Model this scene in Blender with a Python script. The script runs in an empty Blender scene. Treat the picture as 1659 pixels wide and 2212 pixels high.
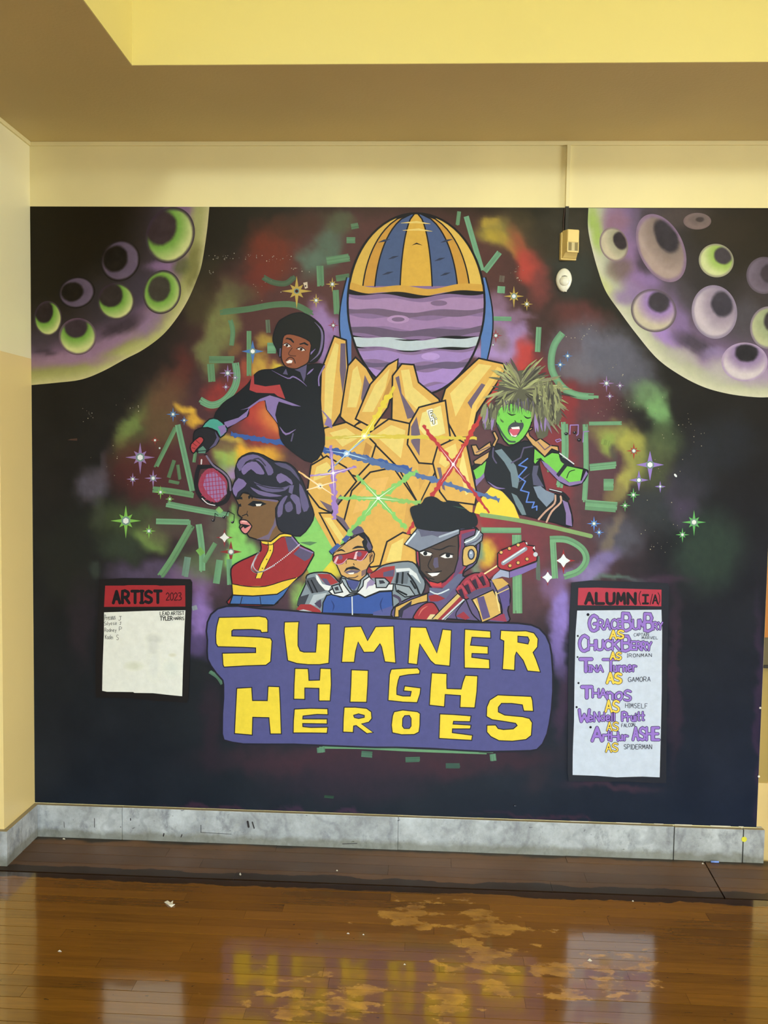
import bpy, bmesh, math, random
import numpy as np
from mathutils import Matrix, Vector
from mathutils.geometry import tessellate_polygon
S = bpy.context.scene
COL = S.collection
# ------------------------------------------------------------------ camera
CAM = (1.6992, -3.7029, 1.6777); YAW = -0.0466; PITCH = 0.0586; ROLL = 0.0157; FPX = 1885.2
Fv = Vector((math.sin(YAW)*math.cos(PITCH), math.cos(YAW)*math.cos(PITCH), -math.sin(PITCH)))
R0 = Vector((math.cos(YAW), -math.sin(YAW), 0)); U0 = R0.cross(Fv)
Rv = R0*math.cos(ROLL)+U0*math.sin(ROLL); Uv = U0*math.cos(ROLL)-R0*math.sin(ROLL)
cd = bpy.data.cameras.new('camera'); cam = bpy.data.objects.new('camera', cd); COL.objects.link(cam)
cd.sensor_fit = 'VERTICAL'; cd.sensor_height = 24; cd.sensor_width = 18; cd.lens = 24*FPX/2212
cd.clip_start = .05
M = Matrix((Rv, Uv, -Fv)).transposed().to_4x4(); M.translation = Vector(CAM); cam.matrix_world = M
S.camera = cam
# ------------------------------------------------------------------ world, lights, exposure
S.view_settings.view_transform = 'Standard'; S.view_settings.look = 'None'
S.view_settings.gamma = 1; S.view_settings.use_curve_mapping = False
S.view_settings.exposure = 0.0
w = bpy.data.worlds.new('daylight'); S.world = w; w.use_nodes = True
w.node_tree.nodes['Background'].inputs[0].default_value = (.62, .78, 1, 1)
w.node_tree.nodes['Background'].inputs[1].default_value = .6
def area(name, loc, target, sx, sy, energy, col):
    l = bpy.data.lights.new(name, 'AREA'); l.shape = 'RECTANGLE'; l.size = sx; l.size_y = sy
    l.energy = energy; l.color = col
    o = bpy.data.objects.new(name, l); COL.objects.link(o); o.location = loc
    o.rotation_euler = (Vector(target)-Vector(loc)).to_track_quat('-Z', 'Y').to_euler()
    return o
# lamps hanging in the recessed part of the ceiling, behind and above the camera
def globe(name, loc, energy, col, r=.16):
    l = bpy.data.lights.new(name, 'POINT'); l.energy = energy; l.color = col; l.shadow_soft_size = r
    o = bpy.data.objects.new(name, l); COL.objects.link(o); o.location = loc
for x in (1.0, 3.2): globe('ceiling_globe', (x, -3.9, 3.57), 98, (.90, 1.0, .99))
# daylight: tall windows behind the camera, and the glazed end of the hall far to the right
o = area('rear_window_light', (1.6, -7.2, 1.5), (1.6, 0, .35), 3.6, 1.2, 35, (.72, .89, 1.0)); o.data.spread = math.radians(50)
area('hall_window_light', (8.9, -3.2, 1.5), (0, -.6, 1.3), 2.4, 2.0, 350, (.86, .96, 1.0))

# ------------------------------------------------------------------ helpers
def lin(c):
    return tuple(((x/255)/12.92 if x/255 <= .04045 else ((x/255+.055)/1.055)**2.4) for x in c[:3])
def pt(u, v, yp=0.0):
    """the point of the plane y=yp that stands at pixel (u,v) of the photograph"""
    d = Fv*FPX + Rv*(u-829.5) - Uv*(v-1106)
    t = (yp-CAM[1])/d.y
    return (CAM[0]+d.x*t, yp, CAM[2]+d.z*t)
def ptz(u, v, zp=0.0):
    d = Fv*FPX + Rv*(u-829.5) - Uv*(v-1106)
    t = (zp-CAM[2])/d.z
    return (CAM[0]+d.x*t, CAM[1]+d.y*t, zp)
def tag(o, label=None, cat=None, group=None, kind=None):
    if label: o['label'] = label
    if cat: o['category'] = cat
    if group: o['group'] = group
    if kind: o['kind'] = kind
    return o
def link(name, me, parent=None):
    o = bpy.data.objects.new(name, me); COL.objects.link(o)
    if parent is not None: o.parent = parent
    return o
def nodes(name):
    m = bpy.data.materials.new(name); m.use_nodes = True
    nt = m.node_tree; return m, nt, nt.nodes['Principled BSDF']
def N(nt, t, **k):
    n = nt.nodes.new(t)
    for a, b in k.items(): setattr(n, a, b)
    return n
def mix(nt, fac, a, b, mode='MIX'):
    n = N(nt, 'ShaderNodeMix', data_type='RGBA', blend_type=mode)
    for i, x in ((0, fac), (6, a), (7, b)):
        if hasattr(x, 'links'): nt.links.new(x, n.inputs[i])
        else: n.inputs[i].default_value = x if i == 0 else (*x[:3], 1)
    return n.outputs[2]
def noise(nt, vec, scale, detail=3, rough=.5, mapping=None):
    if mapping:
        mp = N(nt, 'ShaderNodeMapping'); mp.inputs['Scale'].default_value = mapping
        nt.links.new(vec, mp.inputs[0]); vec = mp.outputs[0]
    n = N(nt, 'ShaderNodeTexNoise'); n.inputs['Scale'].default_value = scale
    n.inputs['Detail'].default_value = detail; n.inputs['Roughness'].default_value = rough
    nt.links.new(vec, n.inputs['Vector']); return n.outputs['Fac']
def ramp(nt, fac, a, b, ca=(0, 0, 0), cb=(1, 1, 1)):
    r = N(nt, 'ShaderNodeValToRGB'); e = r.color_ramp.elements
    e[0].position = a; e[1].position = b; e[0].color = (*ca, 1); e[1].color = (*cb, 1)
    nt.links.new(fac, r.inputs[0]); return r.outputs[0]
def bump(nt, bs, h, strength, dist):
    b = N(nt, 'ShaderNodeBump'); b.inputs['Strength'].default_value = strength
    b.inputs['Distance'].default_value = dist
    nt.links.new(h, b.inputs['Height']); nt.links.new(b.outputs[0], bs.inputs['Normal'])
    return b
def wpos(nt):
    return N(nt, 'ShaderNodeNewGeometry').outputs['Position']
def paint(name, c, rough=.45, mott=.06, bmp=.15, scale=14):
    m, nt, bs = nodes(name); p = wpos(nt); c = lin(c)
    n = noise(nt, p, scale*.15, 4)
    cc = mix(nt, ramp(nt, n, .3, .7), [x*(1-mott) for x in c], [min(1, x*(1+mott)) for x in c])
    nt.links.new(cc, bs.inputs['Base Color']); bs.inputs['Roughness'].default_value = rough
    bump(nt, bs, noise(nt, p, scale*6, 4), bmp, .002)
    return m
def plain(name, c, rough=.5, metal=0):
    m, nt, bs = nodes(name); p = N(nt, 'ShaderNodeTexCoord').outputs['Object']; c = lin(c)
    n = noise(nt, p, 40, 3)
    nt.links.new(mix(nt, n, [x*.93 for x in c], [min(1, x*1.06) for x in c]), bs.inputs['Base Color'])
    bs.inputs['Roughness'].default_value = rough; bs.inputs['Metallic'].default_value = metal
    return m
def bx(bm, x0, y0, z0, x1, y1, z1, bev=0, mi=0):
    r = bmesh.ops.create_cube(bm, size=1)
    vs = r['verts']
    for v in vs:
        v.co = Vector((x0+(v.co.x+.5)*(x1-x0), y0+(v.co.y+.5)*(y1-y0), z0+(v.co.z+.5)*(z1-z0)))
    fs = list({f for v in vs for f in v.link_faces})
    for f in fs: f.material_index = mi
    if bev:
        es = list({e for v in vs for e in v.link_edges})
        bmesh.ops.bevel(bm, geom=es, offset=bev, segments=2, affect='EDGES', profile=.6)
def mesh(name, bm, mats, parent=None, smooth=False):
    me = bpy.data.meshes.new(name); bm.normal_update(); bm.to_mesh(me); bm.free()
    for m in (mats if isinstance(mats, (list, tuple)) else [mats]): me.materials.append(m)
    if smooth:
        for p in me.polygons: p.use_smooth = True
    return link(name, me, parent)
def boxobj(name, b, mat, parent=None, bev=0, kind=None, centre=False):
    bm = bmesh.new()
    if centre:
        c = ((b[0]+b[3])/2, (b[1]+b[4])/2, (b[2]+b[5])/2)
        bx(bm, b[0]-c[0], b[1]-c[1], b[2]-c[2], b[3]-c[0], b[4]-c[1], b[5]-c[2], bev)
        o = mesh(name, bm, mat, parent); o.location = c
    else:
        bx(bm, *b, bev=bev); o = mesh(name, bm, mat, parent)
    if kind: o['kind'] = kind
    return o
# ------------------------------------------------------------------ materials of the room
ZC, ZT, MT, MBZ, ZB, TB, XR, TX, TY = 3.0, 2.983, 2.7331, .1411, .1434, .0213, 3.1354, .6803, -.7093
YC = -.0213 - .26       # front of the left pier
DADO = pt(64, 775)[2]
def wall_mat():
    m, nt, bs = nodes('cream_wall_paint'); p = wpos(nt)
    sp = N(nt, 'ShaderNodeSeparateXYZ'); nt.links.new(p, sp.inputs[0])
    gt = N(nt, 'ShaderNodeMath', operation='GREATER_THAN'); nt.links.new(sp.outputs[2], gt.inputs[0]); gt.inputs[1].default_value = DADO
    c = mix(nt, gt.outputs[0], lin((240, 214, 148)), lin((247, 238, 192)))
    n = noise(nt, p, 2.2, 4)
    c = mix(nt, ramp(nt, n, .3, .75), c, mix(nt, .08, c, lin((170, 150, 100))))
    nt.links.new(c, bs.inputs['Base Color']); bs.inputs['Roughness'].default_value = .38
    bump(nt, bs, noise(nt, p, 70, 4), .12, .002)
    return m
W_CREAM = wall_mat()
W_UPPER = paint('upper_wall_paint', (236, 222, 165), .45)
W_PALE = paint('pale_pier_paint', (232, 224, 190), .4)
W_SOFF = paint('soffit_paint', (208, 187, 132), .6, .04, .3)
W_TRAY = paint('recess_paint', (218, 202, 122), .5, .02)
W_TAN = paint('tan_wall_paint', (158, 134, 74), .4); W_LOW = paint('lower_tan_paint', (206, 178, 120), .4)
def marble():
    m, nt, bs = nodes('grey_marble'); p = wpos(nt)
    d = noise(nt, p, 5, 8, .72); e = noise(nt, p, 14, 7, .75, (1, 1, .6))
    c = mix(nt, ramp(nt, d, .35, .68), lin((138, 140, 142)), lin((196, 200, 203)))
    c = mix(nt, ramp(nt, e, .52, .70), c, lin((122, 124, 130)))
    v = N(nt, 'ShaderNodeTexWave'); v.inputs['Scale'].default_value = 1.6; v.inputs['Distortion'].default_value = 14
    v.inputs['Detail'].default_value = 4; v.inputs['Detail Scale'].default_value = 1.6; nt.links.new(p, v.inputs[0])
    c = mix(nt, ramp(nt, v.outputs['Fac'], .0, .07, (.26,)*3, (0,)*3), c, lin((95, 97, 104)))
    # scuffs
    s = noise(nt, p, 30, 3, .6, (1, 1, 2)); c = mix(nt, ramp(nt, s, .70, .76), c, lin((70, 68, 70)))
    # grime along the foot of the stone
    sp = N(nt, 'ShaderNodeSeparateXYZ'); nt.links.new(p, sp.inputs[0])
    ad = N(nt, 'ShaderNodeMath', operation='MULTIPLY_ADD'); nt.links.new(noise(nt, p, 16, 4), ad.inputs[0])
    ad.inputs[1].default_value = -.05; nt.links.new(sp.outputs[2], ad.inputs[2])
    c = mix(nt, ramp(nt, ad.outputs[0], -.03, .022, (.62,)*3, (0,)*3), c, lin((104, 102, 82)))
    nt.links.new(c, bs.inputs['Base Color']); bs.inputs['Roughness'].default_value = .35
    bump(nt, bs, noise(nt, p, 60, 4), .15, .002)
    return m
MARBLE = marble()
TOPEDGE = paint('stone_top_grime', (150, 137, 110), .6)
GROUT = plain('dark_joint', (48, 44, 40), .9)
# ------------------------------------------------------------------ shell
boxobj('wall_back', (-.02, 0, -.02, XR, .14, ZC), W_UPPER, kind='structure')
boxobj('wall_left', (-2.6, YC, -.02, 0, .14, ZC), W_CREAM, kind='structure')
wr = boxobj('wall_right', (XR, .03, .33, 9.2, .14, ZC), W_TAN, kind='structure')
boxobj('lower_panel', (XR+.0, .022, -.02, 9.2, .14, .33), W_LOW, wr)
WOOD2 = paint('orange_wood', (176, 112, 48), .35)
DARKP = paint('olive_dark_panel', (92, 80, 48), .5)
boxobj('wood_panel', (XR+.004, .010, .80+.16, 4.3, .03, 1.26), WOOD2, wr)
boxobj('dark_panel', (XR+.004, .014, .84, 4.3, .03, .96), DARKP, wr)
boxobj('dark_ledge', (XR+.004, .004, .83, 4.3, .03, .842), GROUT, wr)
XL2, XR2, YF = -2.6, 9.2, -7.6
boxobj('wall_side', (XL2-.12, YF, -.02, XL2, YC, ZC), W_CREAM, kind='structure')
boxobj('wall_far', (XR2, YF, -.02, XR2+.12, .14, ZC), W_CREAM, kind='structure')
bm = bmesh.new()      # wall behind the camera, pierced by the windows
WX = [(-1.6, .0), (.5, 2.1), (2.6, 4.2)]
bx(bm, XL2-.12, YF-.14, -.02, XR2+.12, YF, .75); bx(bm, XL2-.12, YF-.14, 2.5, XR2+.12, YF, ZC)
xs = [XL2-.12]+[x for a in WX for x in a]+[XR2+.12]
for i in range(0, len(xs), 2): bx(bm, xs[i], YF-.14, .75, xs[i+1], YF, 2.5)
mesh('wall_front', bm, W_CREAM)['kind'] = 'structure'
GL, nt, bs = nodes('window_glass'); bs.inputs['Transmission Weight'].default_value = 1; bs.inputs['Roughness'].default_value = .05
FR = plain('white_window_paint', (225, 222, 210), .4)
for i, (a, b) in enumerate(WX):
    bm = bmesh.new()
    for r in ((a, .75, a+.06, 2.5), (b-.06, .75, b, 2.5), (a+.06, .75, b-.06, .81), (a+.06, 2.44, b-.06, 2.5), (a+.06, 1.6, b-.06, 1.65)):
        bx(bm, r[0], YF-.1, r[1], r[2], YF-.04, r[3])
    f = mesh('window_%d' % (i+1), bm, FR); f['kind'] = 'structure'
    boxobj('pane', (a+.06, YF-.075, .81, b-.06, YF-.07, 1.6), GL, f); boxobj('pane', (a+.06, YF-.075, 1.65, b-.06, YF-.07, 2.44), GL, f)
# ceiling: a flat soffit all round a deep rectangular recess
TX1, TY1, TZ = 5.0, -5.6, 3.85
bm = bmesh.new()
bx(bm, XL2-.12, TY, ZC, XR2+.12, .14, ZC+.03)
bx(bm, XL2-.12, YF-.14, ZC, XR2+.12, TY1, ZC+.03)
bx(bm, XL2-.12, TY1, ZC, TX, TY, ZC+.03); bx(bm, TX1, TY1, ZC, XR2+.12, TY, ZC+.03)
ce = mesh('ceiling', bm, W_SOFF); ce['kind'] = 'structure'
bm = bmesh.new()
e_ = .002
bx(bm, TX-.05, TY-e_, ZC+.0008, TX1+.05, TY+.05, TZ); bx(bm, TX-.05, TY1-.05, ZC+.0008, TX1+.05, TY1+e_, TZ)
bx(bm, TX-.05, TY1+e_, ZC+.0008, TX+e_, TY-e_, TZ); bx(bm, TX1-e_, TY1+e_, ZC+.0008, TX1+.05, TY-e_, TZ)
bx(bm, TX-.05, TY1-.05, TZ, TX1+.05, TY+.05, TZ+.04)
mesh('recess', bm, W_TRAY, ce)['label'] = 'pale yellow recess faces above the soffit'
bm = bmesh.new()
bx(bm, .009, -.009, ZT, XR+.0, 0, ZC, .002); mesh('trim_1', bm, W_UPPER)['kind'] = 'structure'
bm = bmesh.new()
bx(bm, 0, YC-.009, ZT, .009, 0, ZC, .002); bx(bm, XL2, YC-.009, ZT, 0, YC, ZC, .002)
mesh('trim_2', bm, W_UPPER)['kind'] = 'structure'
# ------------------------------------------------------------------ marble baseboards, slab by slab
def baseboard(name, runs, core):
    e = boxobj(name, core, GROUT); e['kind'] = 'structure'
    for r in runs:
        bm = bmesh.new(); bx(bm, *r, bev=.0015)
        for f in bm.faces:
            if f.normal.z > .7 and f.calc_center_median().z > r[5]-.002: f.material_index = 1
        mesh('slab', bm, [MARBLE, TOPEDGE], e)
    return e
jx = [pt(u, 1800, -TB)[0] for u in (264, 859.5, 1452, 1458, 1605, 1607.5)]
g = .0012
XE = pt(1651, 1830, -TB)[0]
baseboard('baseboard_back', [(TB, -TB, -.005, jx[0]-g, 0, ZB), (jx[0]+g*.3, -TB, -.005, jx[1]-g*.3, 0, ZB+.0005), (jx[1]+g*.5, -TB+.0012, -.005, jx[3]-.0045, 0, ZB),
    (jx[3]-.001, -TB, -.005, jx[4], 0, ZB-.0015), (jx[5], -TB+.001, -.005, XE, 0, ZB-.001)], (0, -TB+.006, -.01, XE-.004, -.0005, ZB-.006))
boxobj('slab', (XR+.0005, .0002, -.005, XE, .03, ZB-.003), MARBLE, bpy.data.objects['baseboard_back'])
baseboard('baseboard_left', [(0, YC+.012, -.005, TB, -.0005, ZB), (-.03, YC-TB, -.005, TB, YC+.010, ZB+.0006)], (-.02, YC-TB+.006, -.01, TB-.006, -.001, ZB-.006))
baseboard('baseboard_front', [(-1.2, YC-TB, -.005, -.032, YC, ZB), (-2.6, YC-TB, -.005, -1.202, YC, ZB)], (-2.6, YC-TB+.006, -.01, -.03, YC, ZB-.006))
# ------------------------------------------------------------------ floor of narrow oak strips
YB = ptz(850, 1912)[1]
def wood(name, dark, light, border):
    m, nt, bs = nodes(name); p = wpos(nt)
    oi = N(nt, 'ShaderNodeObjectInfo').outputs['Random']
    geo = N(nt, 'ShaderNodeVectorMath', operation='ADD'); nt.links.new(p, geo.inputs[0])
    cm = N(nt, 'ShaderNodeCombineXYZ')
    for i in range(3): 
        mu = N(nt, 'ShaderNodeMath', operation='MULTIPLY'); nt.links.new(oi, mu.inputs[0]); mu.inputs[1].default_value = (7, 3, 5)[i]; nt.links.new(mu.outputs[0], cm.inputs[i])
    nt.links.new(cm.outputs[0], geo.inputs[1])
    gr = noise(nt, geo.outputs[0], 5, 6, .6, (1.2, 16, 5))
    c = mix(nt, ramp(nt, gr, .2, .85), mix(nt, .35, lin(dark), lin(light)), lin(light))
    c = mix(nt, oi, mix(nt, .50, c, lin(dark)), mix(nt, .22, c, lin(light)))
    # broad tonal drift of old varnish
    c = mix(nt, ramp(nt, noise(nt, p, 1.3, 4), .42, .66, (0,)*3, (.45,)*3), c, lin((150, 98, 30)) if not border else lin((58, 40, 26)))
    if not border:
        # pale, dull, ragged worn varnish; golden spots also paint in reflected yellow letters
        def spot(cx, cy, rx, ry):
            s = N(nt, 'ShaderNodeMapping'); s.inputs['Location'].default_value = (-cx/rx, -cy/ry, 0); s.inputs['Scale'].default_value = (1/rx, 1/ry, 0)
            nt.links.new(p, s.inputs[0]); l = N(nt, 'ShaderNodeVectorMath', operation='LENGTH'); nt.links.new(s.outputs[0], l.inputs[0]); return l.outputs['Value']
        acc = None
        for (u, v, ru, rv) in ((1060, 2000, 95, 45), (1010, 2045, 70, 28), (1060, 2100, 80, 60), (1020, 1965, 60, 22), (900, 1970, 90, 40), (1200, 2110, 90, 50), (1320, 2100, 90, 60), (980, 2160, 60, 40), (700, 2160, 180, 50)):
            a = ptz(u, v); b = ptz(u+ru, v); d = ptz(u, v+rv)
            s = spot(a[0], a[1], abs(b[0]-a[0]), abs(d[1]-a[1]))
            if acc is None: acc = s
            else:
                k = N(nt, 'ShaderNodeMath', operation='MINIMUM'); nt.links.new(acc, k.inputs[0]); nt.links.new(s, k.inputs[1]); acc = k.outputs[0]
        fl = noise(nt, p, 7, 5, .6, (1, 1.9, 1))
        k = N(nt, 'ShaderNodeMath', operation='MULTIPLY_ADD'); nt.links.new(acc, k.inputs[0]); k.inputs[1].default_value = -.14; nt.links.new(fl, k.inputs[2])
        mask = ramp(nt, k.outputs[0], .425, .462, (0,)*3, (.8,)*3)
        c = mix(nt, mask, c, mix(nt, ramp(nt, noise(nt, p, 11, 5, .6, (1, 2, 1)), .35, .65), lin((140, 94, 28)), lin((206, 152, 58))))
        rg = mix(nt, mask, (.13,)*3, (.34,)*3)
    else:
        rg = mix(nt, noise(nt, p, 5, 4), (.24,)*3, (.5,)*3)
    # small dark stains
    c = mix(nt, ramp(nt, noise(nt, p, 26, 3, .5, (1, 2, 1)), .70, .75, (0,)*3, (.6,)*3), c, lin((45, 28, 8)))
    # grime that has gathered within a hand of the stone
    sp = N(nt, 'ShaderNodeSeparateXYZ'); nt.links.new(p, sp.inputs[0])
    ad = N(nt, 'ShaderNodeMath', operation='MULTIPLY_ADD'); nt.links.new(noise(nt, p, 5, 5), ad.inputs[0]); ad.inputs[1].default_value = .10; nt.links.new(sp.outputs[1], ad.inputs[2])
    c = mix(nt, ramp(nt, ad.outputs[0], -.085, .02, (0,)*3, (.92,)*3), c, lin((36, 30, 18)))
    # black-brown dirt packed along the joint between border and field
    a2 = N(nt, 'ShaderNodeMath', operation='ADD'); nt.links.new(sp.outputs[1], a2.inputs[0]); a2.inputs[1].default_value = -YB
    a3 = N(nt, 'ShaderNodeMath', operation='ABSOLUTE'); nt.links.new(a2.outputs[0], a3.inputs[0])
    a4 = N(nt, 'ShaderNodeMath', operation='MULTIPLY_ADD'); nt.links.new(noise(nt, p, 4, 5, .6, (1, 1, 1)), a4.inputs[0]); a4.inputs[1].default_value = -.10; nt.links.new(a3.outputs[0], a4.inputs[2])
    c = mix(nt, ramp(nt, a4.outputs[0], -.045, -.012, (.85,)*3, (0,)*3), c, lin((34, 22, 10)))
    nt.links.new(c, bs.inputs['Base Color']); nt.links.new(rg, bs.inputs['Roughness'])
    bs.inputs['IOR'].default_value = 1.42 if border else 1.6
    bs.inputs['Coat Weight'].default_value = .0 if border else .75
    bs.inputs['Coat Roughness'].default_value = .085; bs.inputs['Coat IOR'].default_value = 1.6
    b = bump(nt, bs, noise(nt, p, 5, 3), .35, .0035)
    nt.links.new(b.outputs[0], bs.inputs['Coat Normal'])
    return m
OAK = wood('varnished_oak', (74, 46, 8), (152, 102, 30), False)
OAKB = wood('worn_border_oak', (70, 47, 28), (128, 88, 52), True)
SUB = plain('dark_subfloor', (26, 17, 9), .9)
fl = boxobj('floor', (XL2-.12, YF-.14, -.06, XR2+.12, .14, -.016), SUB, kind='structure')
rnd = random.Random(5)
def plank(x0, x1, y0, y1, mat, dz=0, cut=None):
    """one floor strip; cut = (x at y0, x at y1) for a mitred right end"""
    bm = bmesh.new(); cx, cy = (x0+x1)/2, (y0+y1)/2
    bx(bm, x0-cx, y0-cy, -.014, x1-cx, y1-cy, 0)
    if cut:
        for v in bm.verts:
            if v.co.x > 0: v.co.x = (cut[0] if v.co.y < 0 else cut[1])-cx
    o = mesh('plank', bm, mat, fl); o.location = (cx, cy, dz)
    o.rotation_euler = (rnd.uniform(-.005, .005), rnd.uniform(-.0006, .0006), 0)
    return o
WS = .057; GAP = .0020
pa = ptz(1535, 1888); pb = ptz(1567, 1945)          # the mitre at the right
yb = ptz(850, 1912)[1]                              # front edge of the border
def mx(y): return pa[0]+(pb[0]-pa[0])*(y-pa[1])/(pb[1]-pa[1])
nb = 4; wb = (-yb)/nb
for r in range(nb):
    y1 = -r*wb-GAP/2; y0 = -(r+1)*wb+GAP/2
    edge = (mx(y0), mx(y1)); x = -.05 - rnd.random()*.5 if r >= 0 else 0
    x = -.02 if y1 > YC else -.8
    while x < edge[0]:
        L = rnd.uniform(.55, 1.3); xe = x+L
        if xe > min(edge)-.25: plank(x, edge[0], y0, y1, OAKB, rnd.uniform(-.0006, .0004), edge); break
        plank(x, xe-.0008, y0, y1, OAKB, rnd.uniform(-.0006, .0004)); x = xe
    x = edge[0]+.006                                # right of the mitre the same strips go on
    first = True
    while x < 4.6:
        L = rnd.uniform(.5, 1.1)
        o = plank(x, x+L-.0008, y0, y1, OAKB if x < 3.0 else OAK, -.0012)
        if first:
            for v in o.data.vertices:
                if v.co.x < 0: v.co.x += (edge[1]-edge[0] if v.co.y > 0 else 0)
            first = False
        x += L
# field
NROW = 30; y = yb-.009
for r in range(NROW):
    y1 = y-GAP/2; y0 = y-WS+GAP/2; x = -.9-rnd.random()*.6
    while x < 4.3:
        L = rnd.uniform(.5, 1.35)
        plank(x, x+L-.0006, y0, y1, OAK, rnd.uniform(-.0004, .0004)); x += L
    y -= WS
bm = bmesh.new()        # strips behind the camera and far off to the sides
yy = y
while yy > YF:
    x = XL2
    while x < XR2:
        L = rnd.uniform(.7, 1.6); bx(bm, x, yy-WS+GAP/2, -.014, min(x+L-.001, XR2), yy-GAP/2, 0); x += L
    yy -= WS
yy = YC-.03
while yy > y+WS:
    bx(bm, XL2, yy-WS+GAP/2, -.014, -1.5-rnd.random()*.1, yy-GAP/2, 0); bx(bm, 5.45+rnd.random()*.1, yy-WS+GAP/2, -.014, XR2, yy-GAP/2, 0); yy -= WS
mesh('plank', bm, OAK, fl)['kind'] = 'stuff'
# ------------------------------------------------------------------ the mural
LYR = .00018
def paintmat():
    m, nt, bs = nodes('mural_paint')
    a = N(nt, 'ShaderNodeVertexColor'); a.layer_name = 'Col'; p = wpos(nt)
    n = noise(nt, p, 34, 6, .65, (1, 1, 1)); b = noise(nt, p, 160, 2)
    c = mix(nt, ramp(nt, n, .3, .7), mix(nt, 1, a.outputs[0], (.93,)*3, 'MULTIPLY'), mix(nt, 1, a.outputs[0], (1.05,)*3, 'MULTIPLY'))
    nt.links.new(c, bs.inputs['Base Color']); bs.inputs['Roughness'].default_value = .42
    bs.inputs['IOR'].default_value = 1.4; bs.inputs['Specular IOR Level'].default_value = .2
    bump(nt, bs, b, .12, .001)
    return m
PAINT = paintmat()
def E_at(v):
    t = min(1, max(0, (v-450)/850)); a, b = (.95, .95, .80), (.95, .97, 1.0)
    return [a[i]+(b[i]-a[i])*t for i in range(3)]
def alb(c, v):
    e = E_at(v); l = lin(c)
    return tuple(min(.86, max(.0012, l[i]/e[i]*KAL)) for i in range(3))
KAL = .9
class MB:
    """collects flat painted shapes, each on its own paint layer, into one mesh"""
    def __init__(s, layer=1): s.V = []; s.F = []; s.C = []; s.L = layer
    def add(s, pts, faces, col, layer=None, dl=None):
        L = s.L if layer is None else layer; b = len(s.V)
        for k, (u, v) in enumerate(pts):
            p = pt(u, v); s.V.append((p[0], -(L+(dl[k] if dl else 0))*LYR, p[2]))
            s.C.append(alb(col, v))
        s.F += [tuple(b+i for i in f) for f in faces]
    def poly(s, pts, col, layer=None, sm=0, holes=()):
        if sm: pts = smooth(pts, sm)
        loops = [[Vector((u, v, 0)) for u, v in pts]]+[[Vector((u, v, 0)) for u, v in h] for h in holes]
        flat = [(p.x, p.y) for l in loops for p in l]
        tr = tessellate_polygon(loops)
        s.add(flat, [t for t in tr if len(set(t)) == 3], col, layer)
    def stroke(s, pts, w, col, layer=None, sm=0, closed=False, taper=False, cap=True):
        """mitred ribbon with round ends; every ribbon sits on its own hair-thin sub-layer"""
        if sm: pts = smooth(pts, sm, closed)
        q = [pts[0]]
        for p in pts[1:]:
            if math.hypot(p[0]-q[-1][0], p[1]-q[-1][1]) > .05: q.append(p)
        if closed and math.hypot(q[0][0]-q[-1][0], q[0][1]-q[-1][1]) < .05: q.pop()
        n = len(q)
        if n < 2: return
        s.n = getattr(s, 'n', 0)+1; layer = (s.L if layer is None else layer)+.04*(s.n % 25)/25*5*.2
        # split open lines at sharp corners so that no mitre folds over
        if not closed:
            for i in range(1, n-1):
                ax, ay = q[i][0]-q[i-1][0], q[i][1]-q[i-1][1]; bx_, by_ = q[i+1][0]-q[i][0], q[i+1][1]-q[i][1]
                la, lb = math.hypot(ax, ay), math.hypot(bx_, by_)
                if (ax*bx_+ay*by_)/(la*lb) < .25 and not taper:
                    s.stroke(q[:i+1], w, col, layer+.01, cap=cap); s.stroke(q[i:], w, col, layer+.02, cap=cap); return
        A, B = [], []
        for i in range(n):
            p = q[i]; a = q[(i-1) % n] if (closed or i > 0) else None; c = q[(i+1) % n] if (closed or i < n-1) else None
            d1 = (p[0]-a[0], p[1]-a[1]) if a else None; d2 = (c[0]-p[0], c[1]-p[1]) if c else None
            if d1 is None: d1 = d2
            if d2 is None: d2 = d1
            l1, l2 = math.hypot(*d1) or 1, math.hypot(*d2) or 1
            n1 = (-d1[1]/l1, d1[0]/l1); n2 = (-d2[1]/l2, d2[0]/l2); m = (n1[0]+n2[0], n1[1]+n2[1]); lm = math.hypot(*m)
            if lm < .3: m, k = n1, 1
            else: m = (m[0]/lm, m[1]/lm); k = min(1.6, 1/max(.2, m[0]*n1[0]+m[1]*n1[1]))
            r = w/2*k*(taper_f(i/(n-1), taper) if taper else 1)
            A.append((p[0]+m[0]*r, p[1]+m[1]*r)); B.append((p[0]-m[0]*r, p[1]-m[1]*r))
        F = [(i, (i+1) % n, n+(i+1) % n, n+i) for i in range(n if closed else n-1)]
        P = A+B
        if cap and not closed and w > 1.2 and not taper:
            for (i, j) in ((0, 1), (n-1, n-2)):
                a0 = math.atan2(B[i][1]-q[i][1], B[i][0]-q[i][0]); sgn = 1
                ox, oy = q[i][0]-q[j][0], q[i][1]-q[j][1]
                if math.cos(a0+math.pi/2)*ox+math.sin(a0+math.pi/2)*oy < 0: sgn = -1
                st = len(P); P = P+[(q[i][0]+w/2*math.cos(a0+sgn*math.pi*k/6), q[i][1]+w/2*math.sin(a0+sgn*math.pi*k/6)) for k in range(1, 6)]
                F.append((n+i, *range(st, st+5), i))
        dl = [.05*i/n for i in range(n)]*2+([0]*5+[.05]*5 if len(P) > 2*n else [])
        s.add(P, F, col, layer, dl)
    def disc(s, x, y, r, col, layer=None, k=14, ry=None, rot=0):
        ry = ry or r; c, q = math.cos(rot), math.sin(rot); P = []
        for i in range(k):
            a = i/k*2*math.pi; ex, ey = r*math.cos(a), ry*math.sin(a)
            P.append((x+ex*c-ey*q, y+ex*q+ey*c))
        s.add(P, [tuple(range(k))], col, layer)
    def out(s, pts, w=3, col=(28, 24, 28), layer=None, sm=0):
        s.stroke(pts, w, col, layer, sm, closed=True)
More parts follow.
